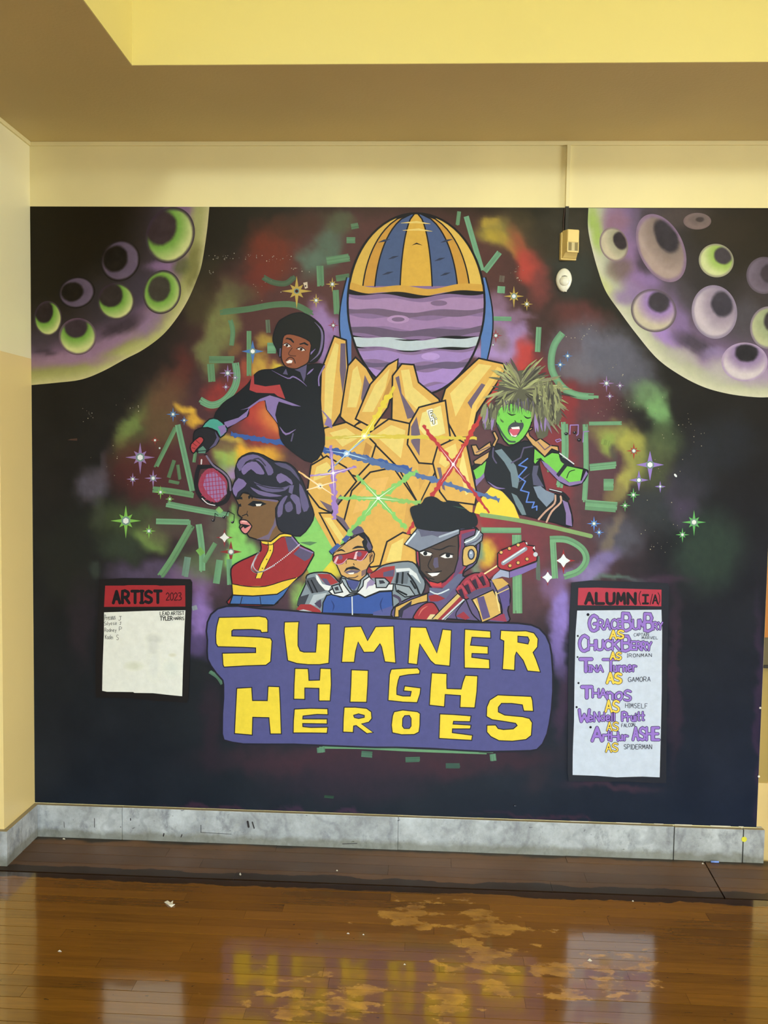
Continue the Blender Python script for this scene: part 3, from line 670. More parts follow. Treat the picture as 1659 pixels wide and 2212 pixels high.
for a in [(303, 988, 32, PU), (287, 1035, 14, PU), (331, 1033, 19, PU), (335, 951, 10, RED_), (345, 968, 3.5, RED_), (374, 895, 15, BLU), (398, 908, 10, BLU), (347, 1063, 14, GRN), (367, 1078, 10, GRN), (272, 1125, 33, GRN), (322, 1147, 15, GRN),
          (492, 806, 18, PU), (508, 816, 9, PU), (488, 836, 9, PU), (546, 759, 24, BLU, (240, 244, 244), 4), (683, 649, 15, GD), (718, 614, 15, GD), (720, 703, 13, (150, 66, 78)), (734, 711, 3, (190, 150, 190)),
          (1110, 640, 22, GD), (1138, 657, 13, GD), (1071, 725, 15, (150, 56, 64)), (1065, 745, 4, (140, 50, 70)), (1226, 769, 12, BLU), (1210, 788, 13, BLU), (1310, 828, 17, PU), (1339, 833, 10, PU), (1317, 856, 10, PU), (1369, 974, 17, (168, 58, 52)),
          (1404, 1004, 30, PU2, (235, 238, 245), 4), (1380, 1037, 21, PU2, (235, 238, 245), 4), (1426, 1051, 12, PU2, (235, 238, 245), 4), (1368, 1069, 15, GRN2), (1350, 1092, 12, GRN2), (1283, 1131, 16, BLU2), (1294, 1150, 11, BLU2), (1499, 1128, 26, GRN2), (1474, 1155, 15, GRN2),
          (499, 1192, 24, (136, 48, 48), (225, 222, 220), 4), (1217, 1211, 26, (150, 44, 48), (222, 230, 238), 4, 11), (1183, 1247, 17, (150, 44, 48), (222, 230, 238), 4, 9), (485, 1161, 19, (130, 50, 54), (226, 226, 224), 4, 8)]:
    star(*a)
s_ = star(641, 629, 33, GD, (60, 20, 20), 8, 4); 
b = MB(5.6)         # specks of white spray and chipped paint
rs = random.Random(3); SP = 0
for (cx, cy, sx, sy, n) in ((485, 557, 22, 8, 20), (560, 553, 60, 6, 14), (455, 587, 8, 5, 8), (610, 560, 30, 8, 14), (640, 580, 30, 8, 10), (570, 620, 30, 20, 8), (190, 895, 20, 14, 10), (280, 880, 30, 16, 8), (1120, 585, 20, 8, 6), (1123, 603, 8, 7, 5),
                           (1250, 720, 40, 20, 14), (1330, 800, 50, 30, 10), (1380, 880, 60, 26, 18), (1480, 930, 60, 50, 18), (1440, 1010, 60, 50, 10), (1420, 1180, 40, 10, 10), (1300, 890, 40, 10, 8), (240, 990, 40, 50, 8), (1430, 1120, 60, 60, 10)):
    for i in range(n):
        b.disc(cx+rs.gauss(0, sx*.5), cy+rs.gauss(0, sy*.5), rs.uniform(.4, 1.2), rs.choice([(190, 180, 150), (150, 144, 124), (120, 112, 98)]), k=6)
b.disc(1459, 1027, 4.5, (226, 232, 236), ry=2.4, rot=.9, k=8)
b.build('paint_speck', mural)['kind'] = 'stuff'
bm_ = MB(5.6); bm_.poly(P_(655, 611, 664, 609, 665, 622, 659, 624), (206, 190, 160)); bm_.disc(660, 618, 1.8, (20, 14, 10), 6); bm_.build('paint_chip', mural)
b = MB(5.6); b.poly(P_(146, 951, 153, 948, 167, 947, 167, 952), (70, 50, 40)); b.build('paint_chip', mural)
# --------------------------------------------------------------- the tall central form: a striped giant planet over golden crystals
INK = (20, 17, 20)
G0, G1, G2, G3 = (218, 172, 84), (228, 205, 116), (190, 140, 66), (108, 92, 110)
def inside(t): return (899+t[0]*1.0, t[1])
big = MB(6)
PX, PY, RX, RY = 899, 655, 148, 194
def pel(a, k=1.0): return (PX+RX*k*math.cos(a), PY+RY*k*math.sin(a)*(1 if math.sin(a) < 0 else 1.03))
full = [pel(i/64*2*math.pi) for i in range(64)]
big.poly(full, (134, 108, 146), 6)
planet = big.build('striped_planet', mural, 'painted purple planet with a gold and blue striped cap')
def latband(v0, v1, col, layer, wob=0, seed=0, parent=planet, name='cloud_band'):
    b = MB(layer); n = 40; top = []; bot = []
    for i in range(n+1):
        for L, vv, ph in ((top, v0, 0), (bot, v1, 1.3)):
            s = min(.998, abs((vv-PY)/(RY*(1 if vv < PY else 1.03)))); hw = RX*math.sqrt(1-s*s)*.995
            x = -1+2*i/n; L.append((PX+hw*x, vv+10*(1-x*x)*(.9)+wob*math.sin(x*7+ph+seed)))
    b.poly(top+bot[::-1], col); return b.build(name, parent)
# gold and blue gores of the cap
vb = 618
gores = [(-1, -.80, (214, 176, 76)), (-.80, -.62, (200, 148, 58)), (-.62, -.24, (72, 90, 126)), (-.24, .24, (216, 172, 66)), (.24, .62, (74, 92, 130)), (.62, .80, (200, 150, 60)), (.80, 1, (220, 184, 84))]
for (x0, x1, col) in gores:
    b = MB(7); n = 14; A = []; B = []
    for i in range(n+1):
        vv = 462+(vb-462)*i/n; s = min(1, abs((vv-PY)/RY)); hw = RX*math.sqrt(max(0, 1-s*s))*.99
        A.append((PX+hw*x0, vv)); B.append((PX+hw*x1, vv))
    b.poly(A+B[::-1], col, 7); b.stroke(A, 3, INK, 8); b.stroke(B, 3, INK, 8)
    b.build('cap_stripe', planet)
b = MB(8.4)
for (x, y, w_, h_) in ((830, 520, 26, 5), (850, 556, 22, 5), (838, 590, 24, 5), (965, 520, 26, 5), (950, 560, 22, 5), (962, 592, 22, 5)):
    b.stroke([(x-w_/2, y+4), (x, y), (x+w_/2, y-3)], h_, (48, 56, 76), taper=2)
for (x, y) in ((880, 480), (884, 496)): b.stroke([(x-14, y+2), (x+20, y), (x+50, y+4)], 5, (232, 206, 112), taper=2)
b.stroke([(890, 530), (900, 526), (912, 530)], 3, INK, taper=2); b.build('cap_streak', planet)
latband(612, 628, (206, 160, 66), 8.6, 4, 0); latband(626, 632, INK, 8.8, 4, .3)
latband(640, 664, (166, 134, 172), 7, 4, 1); latband(664, 676, (112, 92, 116), 7.2, 3, 2); latband(680, 702, (158, 126, 168), 7, 4, .5); latband(704, 720, (100, 84, 108), 7.2, 3, 3)
latband(724, 746, (186, 200, 204), 7.4, 3, 1.2); latband(722, 725, INK, 7.6, 3, 1.2); latband(746, 749, INK, 7.6, 3, 1.2)
latband(754, 776, (158, 130, 186), 7, 4, 2.2); latband(778, 790, (100, 86, 116), 7.2, 3, 1.1); latband(792, 822, (164, 134, 196), 7, 4, .1); latband(826, 838, (150, 122, 186), 7.2, 2, .1)
b = MB(8); b.disc(860, 690, 24, (176, 142, 182), ry=9, k=20); b.disc(860, 690, 14, (120, 98, 126), 8.3, ry=5, k=20); b.disc(948, 655, 18, (124, 100, 130), ry=6, k=20); b.disc(930, 770, 20, (180, 150, 206), ry=8, k=20); b.build('storm_spot', planet)
b = MB(9); b.stroke(full, 4.5, INK, closed=True, cap=False); b.build('outline', planet)
for sgn in (-1, 1):        # pale blue glow crescents at the flanks
    b = MB(5.8); A = [(PX+sgn*(RX+2+16*math.sin(t)), 600+t/math.pi*190) for t in [i/12*math.pi for i in range(13)]]; B = [(PX+sgn*(RX-8), 600+t/math.pi*190) for t in [i/12*math.pi for i in range(13)]]
    b.poly(A+B[::-1], (86, 122, 180)); b.stroke(A, 3, INK, 5.9); b.build('blue_crescent', planet)
# golden crystals
cr = MB(9.4)
rock = [(700, 915), (745, 930), (800, 905), (880, 905), (960, 872), (1000, 935), (1024, 1060), (1020, 1112), (960, 1120), (905, 1150), (880, 1215), (820, 1250), (760, 1240), (716, 1180), (664, 1085), (670, 1015), (690, 960)]
cr.poly(rock, G0, 9.4); crys = cr.build('crystal_cluster', mural, 'painted cluster of golden crystals below the striped planet')
CN = [0]
def crystal(pts, facets, layer=10, col=G0):
    CN[0] += .32; layer = 9.8+CN[0]
    b = MB(layer); b.poly(pts, col)
    for k_, (f, c) in enumerate(facets): b.poly(f, c, layer+.05+.03*k_)
    b.out(pts, 3.6, INK, layer+.18); return b.build('crystal', crys)
crystal(P_(690, 935, 694, 800, 722, 726, 748, 735, 752, 800, 744, 880, 716, 925), [(P_(700, 905, 703, 800, 724, 740, 732, 745, 722, 830, 716, 905), G1), (P_(736, 742, 746, 742, 748, 800, 740, 850, 734, 800), G3)], 10.4)
crystal(P_(735, 900, 752, 790, 768, 772, 792, 795, 812, 830, 790, 900, 760, 925), [(P_(750, 880, 762, 800, 772, 790, 782, 830, 770, 880), G1), (P_(788, 810, 802, 838, 786, 884, 780, 860), G3)], 10)
crystal(P_(768, 905, 800, 830, 838, 788, 860, 776, 856, 820, 838, 880, 806, 925), [(P_(782, 890, 810, 832, 842, 796, 832, 840, 806, 890), G1), (P_(850, 800, 848, 830, 828, 880, 826, 860), G2)], 10.8)
crystal(P_(846, 905, 848, 812, 868, 786, 894, 788, 904, 826, 948, 862, 962, 905, 900, 940), [(P_(866, 800, 884, 798, 892, 836, 934, 872, 900, 884, 876, 860), G1), (P_(854, 816, 862, 812, 868, 850, 900, 900, 880, 905), G3)], 11.2)
crystal(P_(950, 880, 962, 840, 1034, 774, 1088, 786, 1092, 800, 1030, 892, 1018, 945, 985, 945), [(P_(972, 850, 1034, 786, 1062, 790, 1006, 860, 984, 900), G1), (P_(1010, 870, 1040, 828, 1054, 834, 1020, 886), G3), (P_(1074, 792, 1084, 798, 1030, 876, 1020, 930, 1010, 930, 1020, 876), (232, 196, 100))], 10.4)
crystal(P_(790, 940, 840, 905, 885, 915, 930, 960, 940, 1020, 905, 1090, 860, 1010), [(P_(810, 940, 845, 918, 876, 930, 866, 990), G1), (P_(900, 945, 922, 966, 930, 1015, 906, 1060), (206, 160, 78))], 10)
crystal(P_(885, 915, 905, 880, 962, 865, 972, 940, 968, 1005, 905, 1000, 880, 960), [(P_(912, 892, 952, 876, 962, 936, 925, 950, 905, 925), (228, 214, 132)), (P_(888, 922, 900, 900, 908, 940, 906, 985, 888, 955), G3)], 11)
crystal(P_(935, 1000, 945, 965, 985, 946, 1008, 960, 1030, 1066, 1026, 1090, 965, 1082, 950, 1062), [(P_(948, 1000, 956, 972, 984, 958, 990, 985, 962, 1010), G1), (P_(1000, 975, 1018, 1060, 1006, 1070, 992, 1010), (232, 214, 128)), (P_(944, 1010, 952, 1010, 962, 1060, 956, 1056), G3)], 11.6)
crystal(P_(700, 925, 748, 912, 782, 930, 812, 960, 800, 1000, 772, 1030, 712, 1010, 690, 975), [(P_(712, 935, 748, 925, 776, 945, 740, 965), G1), (P_(790, 955, 804, 965, 792, 998, 782, 990), G2)], 10.6)
crystal(P_(664, 1062, 672, 1005, 706, 985, 748, 1010, 770, 1040, 742, 1075, 716, 1108, 690, 1096), [(P_(676, 1040, 684, 1008, 706, 998, 726, 1020), G1), (P_(690, 1080, 716, 1092, 736, 1068, 742, 1076, 716, 1112), G3)], 11)
crystal(P_(742, 1130, 760, 1060, 800, 1020, 850, 1010, 905, 1090, 900, 1150, 870, 1215, 800, 1225), [(P_(762, 1110, 775, 1066, 806, 1034, 840, 1030, 820, 1090), (226, 180, 96)), (P_(880, 1080, 894, 1100, 886, 1150, 862, 1196), (206, 160, 80))], 10.2)
crystal(P_(690, 1108, 716, 1108, 752, 1150, 790, 1215, 812, 1260, 770, 1262, 728, 1180), [(P_(700, 1118, 714, 1118, 756, 1180, 776, 1230, 742, 1180), G1), (P_(722, 1110, 742, 1120, 786, 1190, 770, 1178), G3)], 10.8)
crystal(P_(820, 1225, 836, 1170, 870, 1150, 905, 1160, 900, 1230, 860, 1250), [(P_(834, 1214, 846, 1176, 872, 1162, 866, 1210), G1)], 11.2)
# mark on the tall crystal
b = MB(15.2); L = T(915, 875, 41.5)
b.stroke(L(330, 520, 560, 1150, 720, 1850, 1200, 1690, 1150, 1400), 3, (240, 240, 215)); b.stroke(L(330, 500, 760, 380), 3, (240, 240, 215))
E_ = L(750, 560, 500, 620, 640, 1150, 830, 1080); E2 = L(580, 860, 740, 800)
for w_, c, k in ((5.2, (84, 84, 76), 15.3), (2.8, (238, 248, 248), 15.6)):
    b.stroke(E_, w_, c, k); b.stroke(E2, w_, c, k); b.stroke(L(700, 1400, 700, 1290, 900, 1230, 910, 1650), w_, c, k)
b.stroke(L(900, 780, 1000, 900, 1080, 1050), 3, (200, 200, 170), 15.6); b.disc(942, 904.5, 2.4, (90, 90, 76), 15.4, 8); b.disc(942, 904.5, 1.5, (240, 240, 236), 15.7, 6)
b.build('lettering', crys, 'small outlined white E7 mark')
# --------------------------------------------------------------- coloured light rays
def ray(x0, y0, x1, y1, w0, w1, col, layer, rag=0, seed=1):
    b = MB(layer); r = random.Random(seed); n = max(2, int(math.hypot(x1-x0, y1-y0)/5)); A = []; B = []
    l = math.hypot(x1-x0, y1-y0); nx, ny = -(y1-y0)/l, (x1-x0)/l
    for i in range(n+1):
        t = i/n; w_ = (w0+(w1-w0)*t)/2
        a = w_*.75+(r.random()**2.2)*rag*.55; c = w_*.75+(r.random()**2.2)*rag*.55
        x, y = x0+(x1-x0)*t, y0+(y1-y0)*t; A.append((x+nx*a, y+ny*a)); B.append((x-nx*c, y-ny*c))
    b.poly(A+B[::-1], col); return b
BN = [0]
def burst(name, u, v, rays, core, glow, label):
    root = MB(15); root.disc(u, v, 7, glow, 15, 12); o = root.build(name, mural, label)
    for i, (dx, dy, w_, rag, col) in enumerate(rays):
        BN[0] += 1; ray(u, v, u+dx, v+dy, w_, w_*.5, col, 14+BN[0]*.03, rag, i+3).build('ray', o)
    for i, (dx, dy, w_, rag, col) in enumerate(rays):
        l = math.hypot(dx, dy); k = min(1, 46/l); ray(u, v, u+dx*k, v+dy*k, 3, .3, core, 15.4+BN[0]*.02+i*.02).build('ray', o)
    b = MB(16); b.disc(u, v, 3.4, (244, 244, 250), 16, 10); b.build('core', o)
Y_, B_, RR, GG, OO, VV = (226, 204, 62), (58, 90, 158), (186, 54, 56), (134, 198, 104), (238, 190, 120), (158, 124, 196)
burst('light_burst', 787, 942, [(243, 5, 10, 5, (214, 192, 70)), (-200, 12, 7, 5, (206, 186, 80)), (66, -106, 12, 12, Y_), (-80, 80, 5, 4, Y_)], (250, 246, 170), (244, 232, 130), 'painted yellow burst of light')
burst('light_burst', 749, 980, [(140, 36, 14, 10, B_), (330, 100, 13, 10, (84, 110, 160)), (-250, -42, 15, 8, B_), (50, -42, 4, 2, (110, 150, 210)), (-40, 40, 4, 3, B_)], (190, 222, 246), (150, 190, 230), 'painted blue burst of light')
burst('light_burst', 979, 1003, [(-66, -84, 9, 8, RR), (78, 105, 8, 6, (180, 52, 60)), (118, -205, 9, 8, (190, 58, 52)), (-100, 150, 10, 9, RR)], (246, 220, 230), (176, 60, 80), 'painted red burst of light')
burst('light_burst', 817, 1076, [(84, -60, 10, 12, GG), (-80, 100, 14, 10, GG), (60, 66, 11, 9, GG), (92, 10, 10, 10, (140, 190, 100)), (-86, 0, 10, 10, GG), (-46, -50, 10, 10, GG)], (226, 250, 220), (110, 190, 92), 'painted green burst of light')
burst('light_burst', 720, 1022, [(4, 100, 12, 12, VV), (-6, -60, 8, 6, VV), (50, -14, 7, 6, VV), (-50, 6, 5, 4, VV)], (240, 226, 250), (170, 140, 210), 'painted violet burst of light')
burst('light_burst', 691, 1050, [(34, -10, 5, 2, OO), (-46, -32, 6, 2, OO), (-40, 12, 4, 2, OO), (30, 20, 4, 2, OO)], (252, 236, 200), (244, 214, 150), 'painted orange burst of light')
for c in ((640, 1165, 735, 1130, 760, 1160, 700, 1230, 650, 1300, 640, 1296, 668, 1240), (756, 1148, 800, 1100, 812, 1106, 776, 1152)):
    b = MB(9.0+len(c)*.02); b.poly(P_(*c), (136, 200, 104)); b.build('brush_stroke', mural)
b = MB(9.2); b.poly(P_(1030, 1088, 1060, 1052, 1085, 1062, 1110, 1090, 1122, 1120, 1040, 1112, 1024, 1108), (240, 208, 66)); b.build('brush_stroke', mural)
b = MB(9.3); b.stroke(P_(1040, 1112, 1120, 1124, 1200, 1140, 1276, 1158), 9, (128, 160, 104), sm=3); b.build('brush_stroke', mural)
# --------------------------------------------------------------- painted people (plain clothes)
def part(parent, name, items, layer, label=None):
    """items: (kind, pts, colour, extra); shapes that touch share one mesh, separate ones get their own"""
    n = len(items); bb = []
    for it in items:
        P = it[1]; r = (it[3] if it[0] in 'ds' else 0); r = r if r < 12 else 0
        bb.append((min(p[0] for p in P)-r, min(p[1] for p in P)-r, max(p[0] for p in P)+r, max(p[1] for p in P)+r))
    own = list(range(n))
    for i in range(n):
        for k in range(i):
            a_, b_ = bb[i], bb[k]
            if a_[0] < b_[2] and b_[0] < a_[2] and a_[1] < b_[3] and b_[1] < a_[3]:
                o1, o2 = own[i], own[k]; own = [min(o1, o2) if x in (o1, o2) else x for x in own]
    res = None
    for g_ in sorted(set(own)):
        b = MB(layer)
        for k, it in enumerate(items):
            if own[k] != g_: continue
            L = layer+k*.12
            if it[0] == 'p': b.poly(it[1], it[2], L, sm=(it[3] if len(it) > 3 else 0))
            elif it[0] == 'o':
                q = smooth(it[1], it[3]) if len(it) > 3 and it[3] else it[1]
                b.poly(q, it[2], L); b.stroke(q, it[4] if len(it) > 4 else 2.6, INK, L+.05, closed=True)
            elif it[0] == 's': b.stroke(it[1], it[3], it[2], L, sm=it[4] if len(it) > 4 else 3, taper=it[5] if len(it) > 5 else False)
            elif it[0] == 'd': b.disc(*it[1][0], it[3], it[2], L, 12, ry=it[4] if len(it) > 4 else None, rot=it[5] if len(it) > 5 else 0)
        res = b.build(name, parent, label)
    return res
def figure(label, layer, sil, col):
    b = MB(layer); q = smooth(sil, 3); b.poly(q, col); b.stroke(q, 3, INK, layer+.1, closed=True)
    return b.build('painted_figure', mural, label)
LIL, LIL2, BLK = (134, 114, 168), (90, 82, 114), (20, 21, 25)
# 1 racket player
a = T(400, 640, 5.184); c = T(230, 820, 5.027)
f1 = figure('painted young man with a round afro, dark jacket and tennis racket', 17,
  a(1080, 790, 990, 820, 860, 830, 780, 880, 700, 990, 560, 1110, 430, 1200, 330, 1350, 430, 1450, 470, 1480, 560, 1420, 700, 1340, 720, 1250, 840, 1170, 900, 1170, 920, 1270, 1040, 1430, 1075, 1600, 1180, 1720, 1420, 1860, 1560, 1659, 1525, 1300, 1510, 900, 1560, 770, 1370, 770, 1230, 830, 1130, 800), BLK)
part(f1, 'jacket_trim', [('p', a(770, 875, 775, 985, 900, 1010, 1062, 990, 1122, 1150, 1040, 1120, 1000, 1088, 800, 1080, 722, 1050, 742, 920), (172, 62, 62))], 17.4, 'red trim on the dark jacket')
part(f1, 'fold_highlight', [('p', a(620, 1275, 700, 1250, 840, 1150, 950, 1110, 1050, 1140, 1300, 1235, 1200, 1225, 1050, 1180, 1030, 1230, 1010, 1330, 1035, 1420, 920, 1270, 900, 1165, 830, 1180, 720, 1260, 690, 1350, 560, 1430, 450, 1480, 440, 1410, 600, 1360, 690, 1290, 715, 1255), LIL), ('s', a(970, 830, 1150, 920, 1210, 900, 1300, 950, 1365, 1010), LIL, 3, 3, 2), ('p', a(1220, 820, 1290, 850, 1330, 960, 1350, 900, 1365, 750, 1330, 780), LIL2), ('p', a(1095, 870, 1130, 812, 1152, 880), LIL2), ('s', a(1365, 880, 1440, 810), LIL, 4, 3, 2), ('s', a(1500, 1000, 1500, 900, 1560, 780), LIL, 3), ('s', a(1060, 1460, 1130, 1545, 1240, 1490), LIL, 4, 3, 2), ('s', a(1210, 1540, 1190, 1620), LIL2, 3), ('p', a(1520, 1265, 1570, 1310, 1640, 1390, 1650, 1480, 1560, 1440, 1590, 1360), LIL)], 17.8)
part(f1, 'face', [('o', a(1110, 440, 1220, 430, 1400, 510, 1400, 640, 1380, 740, 1300, 790, 1230, 815, 1130, 790, 1080, 700, 1085, 560), (142, 82, 54), 3), ('p', a(1120, 482, 1140, 464, 1190, 474, 1222, 512, 1216, 528, 1180, 494, 1150, 482), BLK), ('p', a(1275, 535, 1340, 515, 1385, 545, 1370, 555, 1330, 535, 1290, 545), BLK), ('p', a(1100, 545, 1140, 530, 1185, 560, 1150, 572), (232, 228, 220)), ('p', a(1255, 590, 1300, 575, 1345, 605, 1310, 615), (232, 228, 220)), ('d', a(1140, 550), (50, 28, 20), 3.2), ('d', a(1300, 594), (50, 28, 20), 3.2), ('s', a(1098, 545, 1140, 526, 1190, 562), BLK, 1.6), ('s', a(1250, 588, 1300, 570, 1350, 606), BLK, 1.6), ('s', a(1200, 580, 1160, 640, 1180, 665, 1240, 670), (82, 44, 30), 1.8), ('s', a(1130, 720, 1170, 685, 1215, 700, 1235, 750), (60, 34, 28), 2), ('p', a(1130, 738, 1170, 712, 1205, 722, 1195, 748, 1150, 752), (236, 234, 228)), ('s', a(1140, 772, 1190, 768), (82, 44, 30), 1.5)], 18.6)
part(f1, 'hair', [('o', a(1090, 255, 1200, 200, 1320, 190, 1450, 260, 1540, 360, 1555, 480, 1535, 620, 1480, 720, 1400, 745, 1350, 700, 1400, 520, 1300, 470, 1200, 435, 1110, 450, 1088, 520, 1085, 650, 1060, 680, 1030, 600, 985, 500, 1000, 400, 1040, 300), (27, 27, 24), 3), ('s', a(1450, 290, 1525, 380, 1535, 500, 1500, 640, 1400, 735), (116, 104, 140), 5, 4, 2), ('s', a(1360, 690, 1460, 590), LIL, 4, 2, 2), ('s', a(1068, 590, 1062, 670), LIL2, 3)], 18.2)
part(f1, 'cuff', [('o', c(1040, 520, 1120, 430, 1210, 430, 1300, 510, 1310, 560, 1240, 630, 1200, 560, 1100, 520), (76, 158, 142), 2), ('p', c(1210, 510, 1290, 490, 1305, 565, 1240, 620, 1235, 560), LIL)], 19.2, 'teal wrist cuff')
def net_lines():
    """chords of the racket head, two crossing sets"""
    cx_, cy_, rx_, ry_, o = 460, 1049, 28, 37, []
    for k in range(-3, 4):
        t = k/4; h = math.sqrt(1-t*t)
        o.append([(cx_+rx_*t-3, cy_-ry_*h), (cx_+rx_*t+3, cy_+ry_*h)])
        h2 = math.sqrt(1-t*t); o.append([(cx_-rx_*h2, cy_+ry_*t+3), (cx_+rx_*h2, cy_+ry_*t-2)])
    return o
part(f1, 'racket_net', [('p', [(460+31*math.cos(t)*1.0-6*math.sin(t), 1049+40*math.sin(t)+4*math.cos(t)) for t in [i/30*2*math.pi for i in range(30)]], (152, 62, 84)), ('p', c(1090, 1020, 1180, 1000, 1290, 1120, 1310, 1240, 1200, 1330, 1100, 1240, 1050, 1150), (150, 112, 160))]
  + [('s', P, (160, 44, 76), 1.3, 1) for P in net_lines()], 17.2)
part(f1, 'racket_frame', [('s', c(1010, 940, 985, 1020, 975, 1130, 1000, 1230, 1080, 1320, 1190, 1355, 1290, 1320, 1335, 1230, 1340, 1120, 1290, 1030, 1200, 960, 1120, 900, 1080, 830), (28, 24, 28), 9, 3), ('p', c(1005, 830, 1085, 820, 1130, 930, 1000, 960), (96, 44, 46)), ('p', c(1000, 925, 1150, 925, 1170, 960, 990, 975), (24, 22, 24)), ('s', c(1350, 1200, 1330, 1080, 1260, 1000, 1160, 930, 1090, 830), (118, 108, 132), 4, 3), ('s', c(1040, 1290, 1100, 1345, 1180, 1365), (222, 218, 220), 2, 3), ('s', c(1035, 870, 1032, 915), (214, 206, 206), 3)], 17.9)
part(f1, 'hand', [('o', c(950, 590, 990, 540, 1080, 520, 1180, 560, 1225, 640, 1190, 710, 1130, 745, 1080, 790, 1000, 790, 950, 740), (34, 32, 36), 3), ('p', c(1180, 560, 1230, 640, 1190, 715, 1115, 755, 1170, 690, 1200, 630), LIL2), ('o', c(920, 700, 1010, 620, 1055, 640, 1050, 680, 980, 760, 950, 800, 920, 770), (176, 64, 66), 2), ('s', c(940, 690, 980, 720), (110, 30, 34), 1.5), ('s', c(975, 660, 1015, 695), (110, 30, 34), 1.5), ('s', c(930, 740, 965, 750), (110, 30, 34), 1.5), ('p', c(1000, 755, 1050, 720, 1085, 760, 1075, 800, 1000, 800), (90, 130, 112)), ('s', c(1000, 780, 1080, 770), INK, 1.5)], 19)
# 2 singer with updo
a = T(400, 940, 5.184)
f2 = figure('painted woman in profile with a lilac-black updo, singing, in a red high-necked top', 17,
  a(850, 1180, 960, 1185, 1070, 1105, 1190, 1115, 1290, 1230, 1440, 1310, 1400, 1420, 1330, 1540, 1260, 1600, 1130, 1700, 1060, 1790, 980, 1905, 490, 1895, 530, 1790, 530, 1690, 515, 1500, 600, 1420, 750, 1350, 850, 1290), (152, 44, 48))
part(f2, 'gold_hem', [('p', a(530, 1660, 700, 1690, 900, 1690, 1100, 1630, 1260, 1590, 1150, 1700, 1030, 1780, 760, 1800, 540, 1780), (230, 196, 60)), ('s', a(535, 1665, 700, 1693, 900, 1692, 1100, 1632, 1240, 1597), INK, 2)], 17.4, 'broad gold hem')
part(f2, 'skirt', [('o', a(500, 1890, 535, 1790, 760, 1800, 1030, 1780, 1170, 1690, 1100, 1800, 1000, 1900), (66, 104, 168), 0), ('s', a(640, 1810, 620, 1890), INK, 1.6), ('s', a(840, 1810, 850, 1890), INK, 1.6)], 17.6, 'blue skirt top')
part(f2, 'gold_placket', [('p', a(930, 1200, 985, 1195, 985, 1300, 900, 1480, 850, 1600, 790, 1600, 850, 1440, 930, 1290), (232, 200, 62)), ('s', a(985, 1195, 985, 1300, 900, 1480, 850, 1600), INK, 1.6), ('s', a(930, 1200, 930, 1290, 850, 1440, 790, 1600), INK, 1.6), ('d', a(955, 1290), (120, 96, 40), 1.6), ('d', a(915, 1390), (120, 96, 40), 1.6), ('d', a(868, 1490), (120, 96, 40), 1.6)], 18, 'gold button placket')
part(f2, 'gold_collar', [('p', a(850, 1185, 960, 1190, 1070, 1105, 1195, 1112, 1190, 1140, 1080, 1140, 970, 1225, 870, 1215), (232, 200, 62)), ('s', a(870, 1215, 970, 1225, 1080, 1140, 1190, 1140), INK, 1.6)], 18.2, 'gold standing collar')
part(f2, 'sleeve_patch', [('p', a(1120, 1140, 1190, 1125, 1290, 1235, 1160, 1310), LIL2), ('p', a(1215, 1330, 1290, 1250, 1435, 1310, 1395, 1380, 1340, 1410), LIL2), ('s', a(1290, 1255, 1430, 1315), LIL, 3), ('s', a(1195, 1140, 1280, 1240), LIL, 3), ('p', a(1280, 1200, 1400, 1190, 1480, 1200, 1400, 1235), (90, 128, 88))], 17.5)
part(f2, 'face', [('o', a(560, 700, 640, 640, 760, 670, 1080, 720, 1060, 1000, 1110, 1100, 1060, 1110, 960, 1190, 850, 1180, 720, 1140, 690, 1100, 640, 1080, 608, 1030, 620, 1000, 608, 960, 640, 925, 595, 895, 588, 860, 605, 790, 590, 760), (118, 88, 56), 0), ('p', a(740, 690, 1050, 725, 1030, 750, 830, 720), (112, 98, 130)), ('p', a(1020, 880, 1030, 1000, 980, 1070, 940, 1170, 800, 1165, 930, 1110, 990, 1000), (112, 98, 124)), ('p', a(705, 690, 740, 650, 770, 680, 750, 720, 740, 690, 715, 720), BLK), ('p', a(700, 780, 760, 735, 850, 740, 915, 770, 850, 795, 760, 798), BLK), ('p', a(790, 770, 860, 768, 845, 792, 800, 795), (232, 230, 226)), ('p', a(590, 778, 625, 765, 632, 800, 600, 800), BLK), ('p', a(560, 700, 640, 690, 645, 720, 600, 716), BLK), ('s', a(640, 925, 600, 890), INK, 2), ('s', a(640, 905, 690, 885, 705, 905), BLK, 2), ('s', a(700, 850, 690, 885), BLK, 1.3)], 18.4)
part(f2, 'lips', [('o', a(610, 960, 650, 945, 700, 960, 740, 1005, 745, 1030, 700, 1095, 660, 1100, 620, 1050, 650, 1020, 645, 1000, 620, 1000), (214, 134, 134), 2), ('p', a(645, 995, 735, 1010, 670, 1045, 655, 1025), BLK), ('s', a(640, 965, 690, 968), (240, 190, 186), 2.5)], 19.8, 'pink lips')
